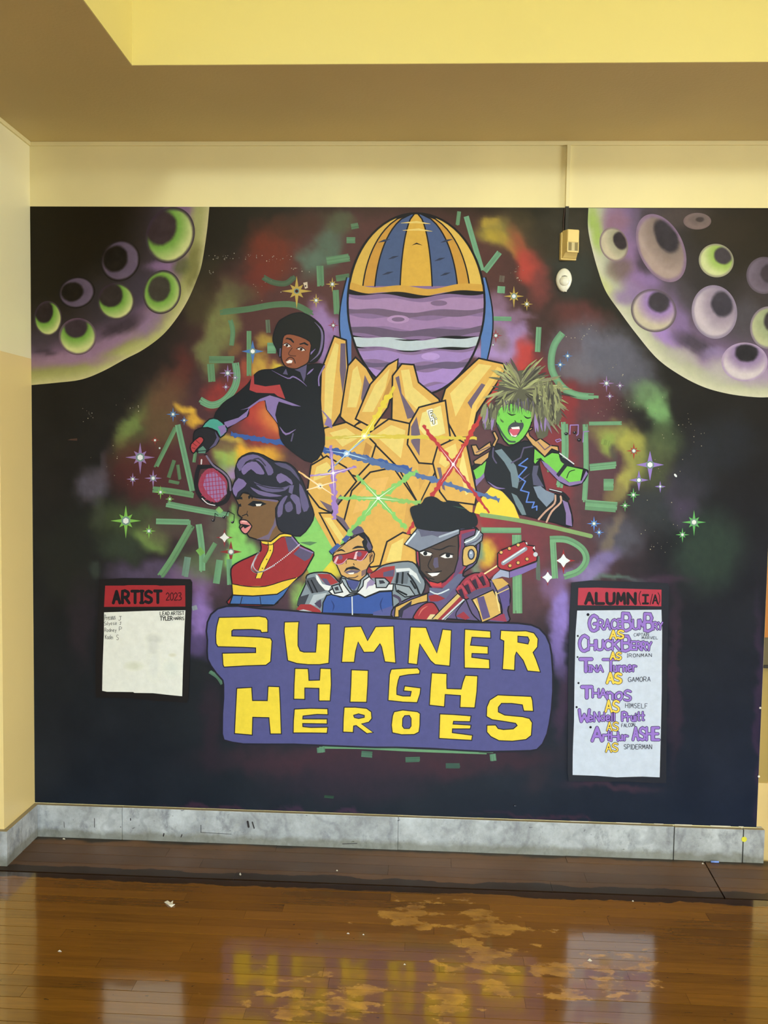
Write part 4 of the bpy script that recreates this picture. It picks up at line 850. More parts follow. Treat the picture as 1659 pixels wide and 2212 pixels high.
part(f2, 'hair', [('o', a(560, 400, 600, 270, 680, 215, 760, 195, 880, 225, 1000, 290, 1130, 305, 1230, 370, 1320, 520, 1400, 750, 1445, 890, 1400, 1010, 1290, 1130, 1180, 1110, 1080, 1080, 1030, 1000, 1015, 820, 1060, 740, 1000, 715, 860, 705, 760, 690, 700, 645, 640, 650, 600, 715, 555, 695, 525, 590, 570, 480), (36, 36, 46), 2),
   ('p', a(580, 330, 640, 250, 760, 215, 860, 250, 960, 340, 990, 420, 930, 450, 880, 340, 780, 270, 680, 300, 620, 400, 600, 380), (108, 96, 140), 2), ('p', a(630, 380, 700, 310, 800, 300, 880, 400, 880, 440, 800, 430, 740, 380, 680, 430, 650, 440), (122, 106, 156), 2), ('p', a(530, 600, 600, 480, 690, 540, 640, 600, 590, 640, 570, 690), (124, 106, 158), 2),
   ('p', a(770, 520, 860, 560, 1080, 590, 1170, 560, 1120, 620, 980, 640, 860, 610), (98, 90, 128), 2), ('p', a(730, 580, 830, 620, 1000, 660, 1090, 680, 950, 690, 820, 660), (112, 100, 144), 2), ('p', a(1020, 470, 1075, 425, 1190, 500, 1200, 560, 1130, 510, 1060, 540), (118, 104, 150), 2), ('p', a(1170, 560, 1220, 560, 1200, 660, 1160, 640), (104, 96, 136)), ('p', a(1000, 310, 1130, 320, 1230, 400, 1290, 520, 1180, 400, 1080, 360), (86, 80, 112), 2), ('p', a(1280, 540, 1340, 640, 1390, 800, 1330, 860, 1290, 720), (98, 90, 130), 2),
   ('p', a(1200, 660, 1280, 700, 1300, 860, 1250, 880, 1240, 780, 1180, 700), (108, 98, 140), 2), ('p', a(1040, 800, 1100, 700, 1150, 680, 1100, 780, 1090, 880, 1040, 920), (104, 94, 136), 2), ('p', a(1120, 780, 1180, 740, 1210, 820, 1170, 860, 1130, 850), (96, 88, 126), 2), ('s', a(720, 300, 820, 260, 900, 340), (60, 56, 76), 3), ('s', a(780, 540, 940, 590, 1100, 600), (40, 38, 50), 2)], 18.9)
b = MB(20); q = smooth(a(1280, 1225, 1160, 1330, 1000, 1450, 850, 1530, 780, 1530, 745, 1480, 790, 1370, 830, 1310), 9, False)
for (x, y) in q: b.disc(x, y, 1.5, (206, 204, 214), k=7)
for (x, y) in smooth(a(1000, 1455, 870, 1520, 800, 1510, 765, 1450, 800, 1360), 8, False): b.disc(x, y+1, 1.2, (186, 184, 200), k=6)
b.build('necklace', f2, 'double string of pale beads')
# 3 man with red glasses
a = T(640, 1120, 6.381)
f3 = figure('painted man with red sunglasses, thin moustache and a white and blue jacket', 21,
  a(20, 1190, 130, 900, 150, 780, 300, 740, 480, 760, 600, 880, 640, 790, 980, 750, 1060, 740, 1180, 650, 1400, 600, 1600, 600, 1700, 720, 1780, 900, 1700, 1100, 1500, 1330, 1040, 1340, 640, 1320, 370, 1300, 200, 1270), (128, 140, 152))
part(f3, 'jacket_chest', [('o', a(370, 1160, 420, 1060, 500, 1040, 600, 1080, 740, 1070, 860, 1040, 950, 1090, 1150, 1010, 1320, 1000, 1340, 1330, 360, 1300), (56, 84, 160), 0), ('p', a(1060, 1290, 1330, 1200, 1330, 1340, 1060, 1330), (84, 88, 150)), ('o', a(450, 1000, 620, 890, 640, 850, 720, 960, 760, 1020, 830, 1020, 900, 920, 940, 820, 1010, 800, 1090, 900, 1340, 900, 1330, 990, 1150, 1000, 950, 1085, 860, 1035, 740, 1040, 650, 1085, 500, 1050), (222, 224, 228), 0), ('p', a(960, 980, 980, 880, 1030, 830, 1090, 880, 1060, 920, 1000, 930), (150, 134, 176))], 21.4, 'white yoke above a blue chest')
part(f3, 'jacket_shoulder', [('p', a(290, 760, 460, 765, 580, 880, 500, 910, 420, 920, 340, 830), (160, 54, 56)), ('p', a(1010, 770, 1200, 670, 1360, 650, 1350, 780, 1300, 900, 1180, 820, 1030, 820), (160, 54, 56)), ('p', a(990, 650, 1060, 730, 1000, 760, 980, 740), (140, 40, 44)), ('p', a(1200, 740, 1350, 700, 1340, 800, 1200, 800), LIL2), ('p', a(350, 820, 420, 830, 480, 920, 420, 930), LIL2), ('p', a(130, 830, 250, 800, 330, 900, 430, 985, 350, 1010, 210, 1030, 140, 900), (78, 82, 92)), ('p', a(270, 770, 300, 790, 360, 900, 480, 930, 450, 990, 400, 985, 320, 900, 280, 840), (228, 230, 234)), ('p', a(1370, 690, 1560, 680, 1659, 760, 1720, 900, 1600, 780, 1380, 740), (214, 220, 226)), ('p', a(1380, 740, 1560, 720, 1530, 900, 1350, 880), (104, 112, 124)), ('s', a(1400, 760, 1385, 880), BLK, 5), ('s', a(1470, 745, 1460, 890), BLK, 4), ('s', a(1540, 760, 1640, 900, 1700, 1040), BLK, 4), ('s', a(1580, 860, 1640, 960), BLK, 4), ('s', a(160, 860, 230, 1020), BLK, 3), ('s', a(210, 850, 290, 1010), BLK, 3), ('p', a(40, 1080, 180, 1040, 120, 1180, 10, 1200), (60, 62, 72)), ('p', a(180, 1180, 240, 1050, 430, 1020, 380, 1090, 280, 1130, 260, 1200), (176, 186, 196)), ('p', a(250, 1170, 340, 1110, 350, 1200, 330, 1240), (74, 62, 88)),
   ('o', a(1360, 900, 1560, 940, 1640, 1060, 1500, 1080, 1380, 1000), (150, 160, 170), 0), ('s', a(1400, 990, 1520, 1050), BLK, 4), ('s', a(1350, 1060, 1420, 1100, 1440, 1180), (74, 62, 88), 6), ('p', a(0, 1250, 60, 1180, 200, 1180, 330, 1260, 350, 1300, 100, 1280), (156, 50, 54)), ('p', a(20, 1270, 100, 1250, 220, 1280), (190, 196, 206))], 21.9)
part(f3, 'jacket_clasp', [('o', a(490, 930, 590, 900, 640, 1010, 530, 1030), (156, 166, 176), 0), ('p', a(525, 950, 575, 935, 590, 985, 545, 990), (50, 50, 60)), ('o', a(1090, 820, 1220, 820, 1285, 880, 1240, 950, 1105, 950), (156, 166, 176), 0), ('p', a(1140, 850, 1200, 850, 1230, 890, 1150, 900), (50, 50, 60)), ('s', a(480, 1120, 520, 1200, 500, 1280), (40, 58, 120), 3, 3, 2), ('s', a(1200, 1080, 1160, 1180, 1190, 1290), (40, 58, 120), 3, 3, 2), ('s', a(770, 1080, 775, 1320), (214, 220, 228), 2.4, 2)], 23.4)
part(f3, 'collar', [('o', a(615, 820, 680, 830, 720, 930, 770, 1000, 840, 1000, 880, 900, 900, 810, 990, 760, 1005, 800, 930, 850, 920, 930, 840, 1020, 740, 1020, 660, 910), (156, 168, 180), 0), ('p', a(690, 850, 880, 840, 850, 930, 800, 990, 750, 960), (74, 80, 140))], 23.9)
part(f3, 'face', [('o', a(505, 520, 520, 460, 600, 380, 690, 320, 860, 220, 950, 290, 925, 330, 945, 390, 985, 470, 1010, 470, 1060, 450, 1080, 490, 1060, 590, 1010, 635, 975, 700, 960, 780, 870, 860, 720, 830, 620, 780, 550, 620), (206, 162, 98), 0), ('p', a(1000, 500, 1050, 460, 1060, 520, 1020, 610), (150, 108, 66)), ('s', a(1050, 500, 1020, 540, 1020, 600), INK, 1.8), ('p', a(900, 720, 970, 690, 950, 770, 900, 800), (120, 96, 100)), ('s', a(560, 460, 620, 430, 680, 460), BLK, 4, 3, 2), ('s', a(770, 420, 850, 390, 960, 400), BLK, 5, 3, 2), ('s', a(690, 580, 690, 620), BLK, 1.5), ('s', a(790, 620, 800, 640), BLK, 1.8), ('s', a(720, 815, 800, 815, 850, 790), (90, 70, 60), 2.5)], 24.4)
part(f3, 'moustache', [('p', a(655, 740, 690, 680, 740, 665, 790, 655, 860, 690, 890, 715, 800, 700, 720, 700), BLK), ('p', a(665, 735, 760, 705, 890, 715, 840, 750, 740, 770, 700, 760), (104, 92, 112)), ('p', a(705, 750, 800, 740, 790, 765, 740, 768), (236, 236, 232))], 26)
part(f3, 'sunglasses', [('o', a(505, 540, 560, 500, 660, 490, 740, 470, 850, 435, 960, 440, 990, 460, 960, 530, 900, 575, 830, 570, 770, 560, 700, 560, 640, 620, 570, 630, 520, 600), (160, 46, 54), 2, 2), ('p', a(520, 600, 560, 520, 590, 520, 550, 610), (220, 180, 190)), ('d', a(610, 535), (112, 80, 112), 5), ('p', a(790, 560, 820, 460, 850, 450, 830, 560), (226, 190, 200)), ('d', a(870, 490), (112, 80, 112), 5.5), ('s', a(520, 600, 570, 630, 640, 615, 700, 555), (214, 160, 190), 1.6), ('s', a(840, 572, 905, 575, 985, 470), (214, 160, 190), 1.6)], 26.4, 'red sunglasses')
part(f3, 'hair', [('o', a(800, 225, 860, 200, 930, 190, 1000, 270, 1050, 390, 1040, 440, 980, 470, 935, 395, 915, 320, 945, 285, 870, 225), (26, 26, 30), 0), ('p', a(950, 240, 1030, 360, 1045, 420, 1000, 440, 970, 380, 985, 320), LIL2)], 25.6)
part(f3, 'headband', [('p', a(450, 450, 570, 338, 620, 375, 480, 500), (62, 88, 156)), ('p', a(632, 290, 690, 230, 750, 250, 680, 335), (62, 84, 150)), ('p', a(765, 175, 850, 100, 900, 115, 935, 165, 930, 190, 800, 232), LIL2), ('s', a(455, 450, 500, 500, 690, 330, 800, 232, 930, 192), INK, 1.6, 1)], 26.2, 'broken blue headband')
# 4 guitarist
a = T(850, 1060, 5.027)
f4 = figure('painted guitarist with a grey visor and red hood holding up a red guitar neck', 24.2,
  a(0, 1380, 10, 1260, 200, 1150, 370, 1110, 400, 1050, 280, 880, 250, 660, 250, 600, 700, 410, 900, 400, 940, 560, 900, 780, 770, 880, 770, 930, 900, 890, 1010, 960, 1230, 1000, 1270, 1150, 1240, 1300, 1250, 1420, 990, 1420, 600, 1390, 300, 1390), (96, 84, 128))
part(f4, 'sleeve', [('o', a(10, 1370, 20, 1260, 190, 1180, 370, 1115, 370, 1200, 270, 1220, 180, 1250, 60, 1300, 60, 1370), (204, 166, 90), 0), ('p', a(60, 1360, 70, 1280, 200, 1190, 190, 1250, 110, 1300, 90, 1380), (46, 44, 62)), ('o', a(850, 1180, 1080, 1075, 1160, 1230, 1170, 1330, 1060, 1390, 960, 1430, 920, 1300), (206, 170, 96), 0), ('p', a(905, 1160, 980, 1140, 1050, 1370, 970, 1400, 940, 1290), (92, 80, 128)), ('p', a(1060, 960, 1180, 950, 1250, 1010, 1130, 1080, 1090, 1010), (204, 166, 90)), ('p', a(1130, 1120, 1250, 1070, 1260, 1240, 1190, 1290), (92, 80, 140)), ('s', a(1080, 1000, 1140, 1130, 1180, 1290, 1170, 1400), INK, 2), ('p', a(1040, 1400, 1200, 1330, 1230, 1420), (150, 60, 84)), ('s', a(880, 1190, 930, 1300), (230, 206, 140), 2), ('s', a(1110, 1100, 1150, 1300), (232, 210, 140), 3), ('s', a(1120, 1120, 1250, 1060), (214, 190, 130), 2)], 24.7, 'gold sleeve armband')
part(f4, 'guitar_body', [('o', a(230, 1395, 235, 1330, 290, 1260, 360, 1215, 430, 1215, 470, 1260, 500, 1330, 470, 1395), (160, 52, 60), 3), ('s', a(270, 1360, 310, 1290, 370, 1250), (206, 110, 100), 3, 3, 2), ('p', a(360, 1395, 400, 1340, 450, 1340, 450, 1395), (216, 196, 150))], 24.9, 'red guitar body')
part(f4, 'jacket_front', [('p', a(680, 1360, 760, 1310, 830, 1380, 780, 1400), (150, 52, 66)), ('s', a(790, 1190, 850, 1330, 930, 1410), INK, 2.6), ('s', a(790, 1170, 680, 1320, 690, 1390), INK, 2), ('p', a(380, 1140, 480, 1120, 560, 1170, 480, 1200, 400, 1200), (150, 46, 52))], 24.8)
part(f4, 'hood', [('o', a(246, 650, 275, 660, 290, 880, 400, 990, 500, 1010, 560, 980, 640, 900, 690, 760, 710, 600, 700, 430, 890, 405, 900, 560, 900, 700, 760, 870, 740, 940, 600, 1060, 420, 1060, 300, 900, 250, 760), (150, 52, 76), 0), ('p', a(740, 470, 880, 430, 900, 560, 760, 600, 760, 840, 700, 900, 640, 960, 690, 800, 730, 620), (98, 72, 112)), ('p', a(395, 985, 440, 975, 520, 990, 520, 1040, 400, 1030), (196, 62, 66)), ('p', a(390, 1050, 530, 1060, 700, 900, 745, 900, 750, 960, 620, 1100, 570, 1170, 480, 1130, 390, 1110), (96, 100, 134)), ('s', a(400, 1090, 480, 1120, 600, 1070), (200, 214, 226), 3)], 25.6, 'red hood edge round the face')
part(f4, 'face', [('o', a(278, 660, 330, 630, 700, 470, 705, 600, 700, 740, 660, 880, 560, 970, 480, 1000, 400, 980, 290, 860), (78, 62, 54), 0), ('s', a(380, 610, 500, 640, 600, 600, 680, 605), BLK, 3, 3, 2), ('p', a(285, 670, 330, 655, 420, 680, 400, 705, 330, 705), (232, 232, 234)), ('d', a(345, 680), BLK, 4.5), ('p', a(510, 715, 560, 685, 640, 700, 640, 725, 560, 732), (232, 232, 234)), ('d', a(590, 700), BLK, 5), ('s', a(500, 705, 560, 675, 650, 690), BLK, 2), ('s', a(285, 665, 340, 648, 425, 680), BLK, 2), ('s', a(420, 710, 375, 810, 410, 860), (34, 26, 28), 2.4), ('p', a(440, 730, 480, 720, 490, 830, 450, 840, 430, 800), (92, 84, 112)), ('s', a(350, 880, 420, 890, 520, 870), BLK, 2.2), ('p', a(370, 895, 420, 892, 505, 888, 470, 920, 420, 930), (236, 236, 238)), ('s', a(385, 945, 440, 960), BLK, 2)], 26.6)
part(f4, 'visor', [('o', a(120, 580, 230, 440, 260, 405, 400, 430, 720, 415, 715, 470, 400, 610, 280, 660), (126, 134, 154), 0), ('p', a(250, 410, 420, 440, 700, 430, 560, 480, 480, 500, 420, 480, 300, 500, 280, 440), (96, 96, 122)), ('s', a(140, 575, 235, 460), (214, 226, 236), 4, 2), ('s', a(700, 430, 500, 500), (170, 182, 200), 4, 2)], 28, 'grey cap visor')
part(f4, 'hair', [('p', a(180, 220, 200, 170, 300, 140, 340, 80, 410, 60, 470, 75, 540, 120, 660, 110, 740, 160, 830, 230, 880, 240, 915, 320, 900, 380, 820, 410, 720, 415, 600, 445, 400, 435, 255, 405, 220, 340), (24, 26, 30), 3), ('s', a(640, 165, 800, 200), (60, 100, 74), 1.6, 2, 2)], 28.4)
part(f4, 'headphone', [('o', a(770, 530, 880, 480, 900, 410, 970, 470, 960, 540, 880, 600, 775, 600), (136, 146, 162), 0), ('s', a(775, 560, 880, 510, 930, 440), (222, 230, 238), 3), ('s', a(780, 590, 900, 545, 960, 480), (84, 84, 112), 2.5), ('o', a(755, 640, 800, 600, 870, 595, 910, 660, 890, 760, 830, 800, 755, 810), (206, 172, 100), 2), ('d', a(843, 690), (44, 44, 56), 8, 12), ('d', a(843, 690), (146, 160, 186), 5, 9), ('d', a(840, 676), (226, 232, 240), 2)], 28.2, 'gold and grey headphone cup')
part(f4, 'guitar_neck', [('p', a(420, 1390, 700, 1120, 970, 890, 1130, 805, 1160, 850, 1000, 980, 760, 1180, 540, 1400), (150, 52, 60)), ('p', a(425, 1388, 690, 1110, 740, 1130, 480, 1395), (206, 180, 112)), ('s', a(980, 905, 1130, 810), (230, 218, 160), 3.2, 2), ('p', a(520, 1395, 760, 1170, 775, 1185, 560, 1400), (196, 206, 216)), ('s', a(420, 1388, 700, 1110, 970, 885), INK, 2, 2), ('s', a(545, 1400, 770, 1190), INK, 1.6, 2)], 28.6)
part(f4, 'guitar_headstock', [('o', a(1130, 820, 1130, 680, 1180, 640, 1420, 545, 1450, 590, 1530, 600, 1515, 640, 1560, 700, 1555, 760, 1400, 820, 1255, 870, 1160, 850), (164, 48, 58), 0), ('p', a(1255, 880, 1400, 830, 1555, 775, 1550, 830, 1400, 900, 1260, 945), (124, 104, 170)), ('p', a(1060, 970, 1090, 920, 1160, 855, 1255, 880, 1255, 945, 1180, 930), (158, 166, 196)), ('s', a(1190, 785, 1430, 630), (142, 152, 170), 9, 1), ('s', a(1190, 775, 1420, 625), (216, 226, 234), 3, 1), ('s', a(1255, 875, 1258, 945), INK, 1.5, 1), ('p', a(1430, 560, 1450, 560, 1450, 590), (232, 236, 240)), ('p', a(1510, 620, 1530, 600, 1535, 640), (232, 236, 240)), ('d', a(1540, 690), (190, 200, 212), 5)]
  + [('d', a(x, y), (60, 36, 30), 4.6) for x, y in ((1165, 670), (1255, 628), (1350, 590), (1262, 815), (1350, 782), (1447, 742))] + [('d', a(x, y), (216, 176, 104), 3.2) for x, y in ((1168, 668), (1258, 626), (1353, 588), (1264, 812), (1352, 780), (1449, 740))], 29.4)
part(f4, 'hand', [('o', a(680, 1080, 720, 1010, 780, 940, 880, 890, 970, 900, 1030, 960, 1050, 1040, 980, 1090, 860, 1140, 790, 1180, 730, 1140), (150, 52, 70), 2), ('p', a(790, 1130, 900, 1070, 1040, 1040, 1090, 1060, 900, 1130, 830, 1180), (88, 78, 112))] + [('p', a(x, y, x+40, y-20, x+75, y+80, x+40, y+90), (52, 36, 56)) for x, y in ((700, 1080), (770, 1030), (850, 975), (930, 940))] + [('s', a(x-10, y-10, x+30, y-50, x+85, y+30), (176, 66, 84), 4) for x, y in ((700, 1080), (775, 1030), (855, 975), (930, 940))] + [('s', a(x, y, x+70, y+110), INK, 1.6, 1) for x, y in ((750, 1010), (830, 960), (910, 920))], 30)
# 5 singer with shaggy hair
a = T(1000, 740, 5.267)
f5 = figure('painted singer with a wild olive mane and open mouth, in a black outfit', 17,
  a(400, 1150, 520, 1190, 700, 1120, 820, 1160, 1090, 1240, 1130, 1360, 1190, 1400, 1380, 1440, 1420, 1480, 1350, 1600, 1210, 1630, 1090, 1570, 940, 1410, 880, 1330, 870, 1400, 930, 1640, 960, 1700, 1130, 1740, 1210, 1850, 1240, 2090, 1050, 2050, 840, 2000, 680, 1960, 640, 1950, 610, 1880, 540, 1780, 440, 1680, 290, 1600, 240, 1520, 150, 1620, 110, 1440, 130, 1390, 260, 1330, 330, 1200), (27, 29, 34))
part(f5, 'arm', [('o', a(810, 1200, 930, 1300, 1010, 1250, 1090, 1260, 1130, 1360, 1190, 1400, 1370, 1440, 1340, 1580, 1210, 1600, 1090, 1510, 950, 1390, 880, 1320, 820, 1390, 800, 1360), (116, 196, 78), 0), ('p', a(890, 1340, 960, 1380, 1080, 1490, 1200, 1590, 1350, 1570, 1400, 1460, 1420, 1490, 1350, 1600, 1210, 1632, 1090, 1575, 930, 1410), LIL), ('s', a(840, 1330, 890, 1320, 870, 1350), INK, 2), ('p', a(1090, 1290, 1140, 1310, 1270, 1370, 1260, 1420, 1160, 1390, 1110, 1350), (34, 34, 42)), ('s', a(1100, 1260, 1260, 1380), (214, 216, 222), 2.5, 1), ('p', a(1060, 1500, 1150, 1380, 1190, 1400, 1090, 1530), (36, 36, 44)), ('s', a(1180, 1540, 1210, 1470, 1270, 1450), INK, 1.8), ('o', a(130, 1440, 240, 1360, 270, 1340, 240, 1520, 160, 1610, 110, 1450), (116, 196, 78), 0), ('p', a(140, 1560, 200, 1530, 240, 1480, 245, 1530, 150, 1635), LIL)], 17.6, 'green arms')
part(f5, 'outfit_detail', [('p', a(360, 1230, 440, 1210, 600, 1400, 640, 1560, 620, 1660, 560, 1640, 540, 1480, 470, 1360), (112, 132, 144)), ('p', a(550, 1710, 610, 1740, 680, 1850, 720, 1960, 670, 1960, 600, 1840), (110, 130, 140)), ('s', a(345, 1200, 340, 1300, 380, 1370), LIL2, 3, 2), ('s', a(790, 1180, 690, 1200, 655, 1310, 550, 1370), LIL2, 3, 1), ('s', a(280, 1580, 380, 1650, 480, 1660), LIL, 3.5, 3, 2), ('s', a(620, 1600, 760, 1490), LIL2, 3, 2, 2), ('p', a(800, 1400, 860, 1400, 840, 1500, 920, 1640, 800, 1620, 785, 1500), (84, 84, 112)), ('p', a(800, 1640, 880, 1630, 940, 1680, 1040, 1720, 1030, 1790, 950, 1870, 850, 1760), (124, 140, 162)), ('p', a(1130, 1790, 1190, 1820, 1230, 1960, 1240, 2090, 1170, 2070, 1170, 1940), LIL), ('s', a(1050, 1740, 1040, 1830, 940, 1920, 860, 2010), (196, 156, 136), 4), ('s', a(1110, 1750, 1110, 1820, 1010, 1920, 950, 2040), (200, 160, 140), 4), ('s', a(990, 1675, 1130, 1710, 1200, 1780), (30, 28, 34), 6), ('s', a(985, 1668, 1120, 1700), (206, 206, 214), 1.8)]
   , 18)
part(f5, 'zigzag', [('s', a(735, 1320, 635, 1395, 725, 1420, 630, 1525, 710, 1580, 655, 1680, 750, 1705, 720, 1815, 810, 1815, 785, 1880, 840, 1860, 838, 1905), (94, 130, 216), 2.8, 1)], 18.6, 'blue zigzag line')
part(f5, 'gold_scarf', [('o', a(335, 1020, 365, 1010, 405, 1090, 360, 1190, 330, 1170, 370, 1100), (200, 158, 100), 0), ('o', a(710, 1060, 720, 990, 790, 965, 790, 985, 745, 1010, 760, 1060, 830, 1120, 880, 1090, 990, 1170, 1080, 1180, 1090, 1240, 1010, 1210, 930, 1300, 820, 1190, 790, 1170), (204, 160, 100), 0), ('s', a(850, 1130, 930, 1220, 1000, 1170), (110, 84, 100), 2.5, 1), ('o', a(95, 1170, 150, 1165, 180, 1220, 310, 1130, 320, 1190, 180, 1280, 130, 1280), (200, 158, 100), 0), ('o', a(120, 1350, 180, 1310, 300, 1240, 290, 1310, 210, 1390, 130, 1380), (200, 158, 100), 0), ('s', a(150, 1250, 300, 1185), (90, 72, 90), 2, 1)], 18.8, 'fluttering gold scarf')
part(f5, 'face', [('o', a(370, 800, 420, 740, 540, 690, 760, 740, 800, 800, 770, 940, 720, 1040, 640, 1130, 520, 1165, 430, 1050, 390, 940, 360, 860), (118, 200, 80), 2), ('s', a(500, 795, 550, 825, 605, 815), BLK, 3, 3, 2), ('s', a(690, 830, 730, 860, 785, 850), BLK, 3, 3, 2), ('p', a(385, 800, 400, 770, 420, 820, 400, 850), (90, 150, 70)), ('s', a(395, 940, 450, 1040, 520, 1120, 590, 1130), (60, 80, 70), 4), ('p', a(520, 950, 580, 905, 640, 915, 680, 910, 690, 950, 660, 1010, 600, 1080, 540, 1060, 510, 1010), (66, 72, 76), 2), ('p', a(525, 1000, 560, 975, 640, 970, 640, 1010, 600, 1060, 560, 1060), (206, 92, 112), 2), ('p', a(545, 965, 640, 955, 645, 985, 560, 985), (236, 236, 234)), ('p', a(525, 1010, 570, 1060, 620, 1050, 600, 1075, 550, 1065), (230, 230, 226)), ('p', a(420, 860, 465, 900, 455, 915, 430, 895), (74, 110, 60)), ('s', a(590, 890, 600, 905), BLK, 2), ('s', a(660, 885, 665, 900), BLK, 2)], 19.4)
# mane: many tapering locks
b = MB(20.6); rr_ = random.Random(12)
core_ = a(370, 720, 420, 520, 520, 400, 640, 320, 800, 330, 960, 430, 1040, 560, 1090, 720, 1090, 880, 980, 960, 960, 1060, 850, 1090, 800, 900, 790, 800, 700, 760, 560, 690, 430, 740, 390, 830, 360, 960, 240, 990, 230, 880, 320, 780)
b.poly(smooth(core_, 2), (92, 92, 72))
cx0, cy0 = a(650, 560)[0]
for i in range(170):
    t = rr_.uniform(-1, 1); ang = -math.pi/2+t*2.25; r0 = rr_.uniform(6, 40); r1 = r0+rr_.uniform(22, 50)
    k = 1.0+.28*max(0, math.cos(ang-.3)); ex = .95 if ang < -math.pi/2 else 1.15
    x0, y0 = cx0+r0*k*math.cos(ang)*ex, cy0+r0*1.0*math.sin(ang)*(1 if math.sin(ang) < 0 else 1.6)
    a2 = ang+rr_.uniform(-.12, .12)+.25*(1 if t > 0 else -1); x1, y1 = cx0+r1*k*math.cos(a2)*ex, cy0+r1*math.sin(a2)*(1 if math.sin(a2) < 0 else 1.7)
    if 1052 < x1*1 < 1148 and y1 > 880: continue
    if 1060 < x0 < 1145 and y0 > 886: continue
    c_ = rr_.choice([(146, 152, 100), (120, 122, 88), (96, 98, 76), (64, 62, 54), (166, 172, 118), (134, 134, 104), (84, 80, 70)])
    if y1 > 915 and rr_.random() < .7: c_ = rr_.choice([(150, 128, 180), (122, 110, 132)])
    b.stroke([(x0, y0), ((x0+x1)/2+rr_.uniform(-2, 2), (y0+y1)/2+rr_.uniform(-2, 2)), (x1, y1)], rr_.uniform(3, 6.5), c_, 20.7+rr_.random()*.8, sm=3, taper=2)
for i in range(150):      # long locks falling at both sides
    left = i % 3 == 0
    x0 = rr_.uniform(1046, 1072) if left else rr_.uniform(1150, 1208); y0 = rr_.uniform(868, 892) if left else rr_.uniform(820, 900)
    L_ = rr_.uniform(22, 40); dx = rr_.uniform(-9, 2) if left else rr_.uniform(-4, 10)
    if not left: L_ *= 1.1 if x0 < 1190 else .8
    y1 = y0+L_; tip = y1 > (912 if left else 926)
    c_ = rr_.choice([(150, 126, 180), (128, 112, 150)]) if tip and rr_.random() < .6 else rr_.choice([(140, 144, 100), (116, 118, 86), (92, 92, 74), (70, 68, 58), (150, 156, 110)])
    b.stroke([(x0, y0), (x0+dx*.4, y0+L_*.5), (x0+dx, y1)], rr_.uniform(4, 7), c_, 21.6+i*.002, sm=3, taper=2)
for i in range(26):
    x0 = 1085+i*2.6+rr_.uniform(-1, 1); b.stroke([(x0, 866+rr_.uniform(-6, 4)), (x0+rr_.uniform(-3, 3), 880), (x0+rr_.uniform(-4, 4), 886+rr_.uniform(0, 10))], 3, rr_.choice([(70, 66, 66), (120, 120, 90), (96, 90, 108)]), 21.7, sm=2, taper=1)
b.build('hair', f5, 'spiky olive and lilac mane')
# music notes
def note(pts, heads, w_, col, lab=None):
    b = MB(20)
    for p in pts: b.stroke(p, w_, col)
    for (x, y, r) in heads: b.disc(x, y, r, (24, 20, 26), 20.4, 12, ry=r*.85); b.disc(x-.8, y-1, .9, (210, 200, 210), 20.8, 6)
    return b.build('music_note', mural, lab)
q = T(230, 820, 5.027)
note([q(1178, 1520, 1180, 1450, 1215, 1475)], [(461, 1124, 3.3)], 1.3, (24, 20, 26)); note([q(1290, 1495, 1322, 1425, 1390, 1465, 1385, 1545)], [(484, 1117, 3.2), (502.5, 1128, 3.2)], 1.5, (24, 20, 26))
q = T(1150, 740, 4.046)
note([q(325, 800, 330, 722, 400, 720, 398, 800, 385, 812)], [(1223, 937, 4), (1241, 934.5, 3.6)], 2.4, (150, 122, 186)); note([q(200, 855, 215, 870, 250, 855, 240, 842, 205, 850)], [], 1.8, (150, 122, 186)); note([q(440, 870, 445, 780, 490, 775)], [(1251, 950.5, 4.2)], 2, (150, 122, 186))
# --------------------------------------------------------------- title panel with block letters
a = T(430, 1300, 4.1475); c = T(810, 1300, 4.1475)
def straight(pts, n=5):
    o = []
    for i in range(len(pts)):
        (x0, y0), (x1, y1) = pts[i], pts[(i+1) % len(pts)]
        o += [(x0+(x1-x0)*k/n, y0+(y1-y0)*k/n) for k in range(n)]
    return o
panel = a(250, 38, 350, 36, 560, 60, 800, 75, 1080, 100, 1400, 125) + c(0, 135, 160, 148, 400, 160, 700, 180, 1100, 185, 1280, 190, 1400, 205, 1470, 235, 1530, 300, 1565, 380, 1580, 470, 1592, 640, 1592, 800, 1580, 960, 1560, 1090, 1540, 1180, 1500, 1270, 1450, 1320, 1390, 1330, 1200, 1335, 1000, 1338, 800, 1328, 500, 1310, 200, 1300, 0, 1300) + a(1300, 1290, 1050, 1280, 850, 1272, 600, 1272, 400, 1270, 300, 1255, 225, 1235, 210, 1180, 212, 1000, 222, 860, 222, 740, 215, 700, 160, 640, 110, 570, 80, 510, 75, 440, 78, 340, 68, 260, 78, 180, 110, 110, 170, 60)
b = MB(32); b.poly(panel, (82, 83, 138)); b.stroke(panel, 3.6, (30, 28, 40), 32.2, closed=True)
tp = b.build('title_panel', mural, 'periwinkle blue title panel with yellow block letters')
YL = (232, 206, 64)
def letter(outer, holes=(), sh=(3.0, 2.4), w_=3):
    b = MB(33); b.stroke(outer, w_+1.4, (30, 28, 40), 33, closed=True)
    for h in holes: b.stroke(h, w_+1, (30, 28, 40), 33, closed=True)
    b.poly(outer, YL, 33.8, holes=holes); b.build('letter', tp)
letter(a(185, 142, 380, 138, 540, 132, 600, 142, 614, 165, 614, 265, 565, 268, 555, 248, 480, 240, 310, 243, 292, 255, 292, 308, 420, 312, 560, 318, 640, 328, 652, 350, 640, 530, 600, 560, 420, 566, 230, 577, 222, 560, 216, 462, 514, 456, 514, 406, 400, 400, 175, 395, 160, 370, 157, 300, 165, 220))
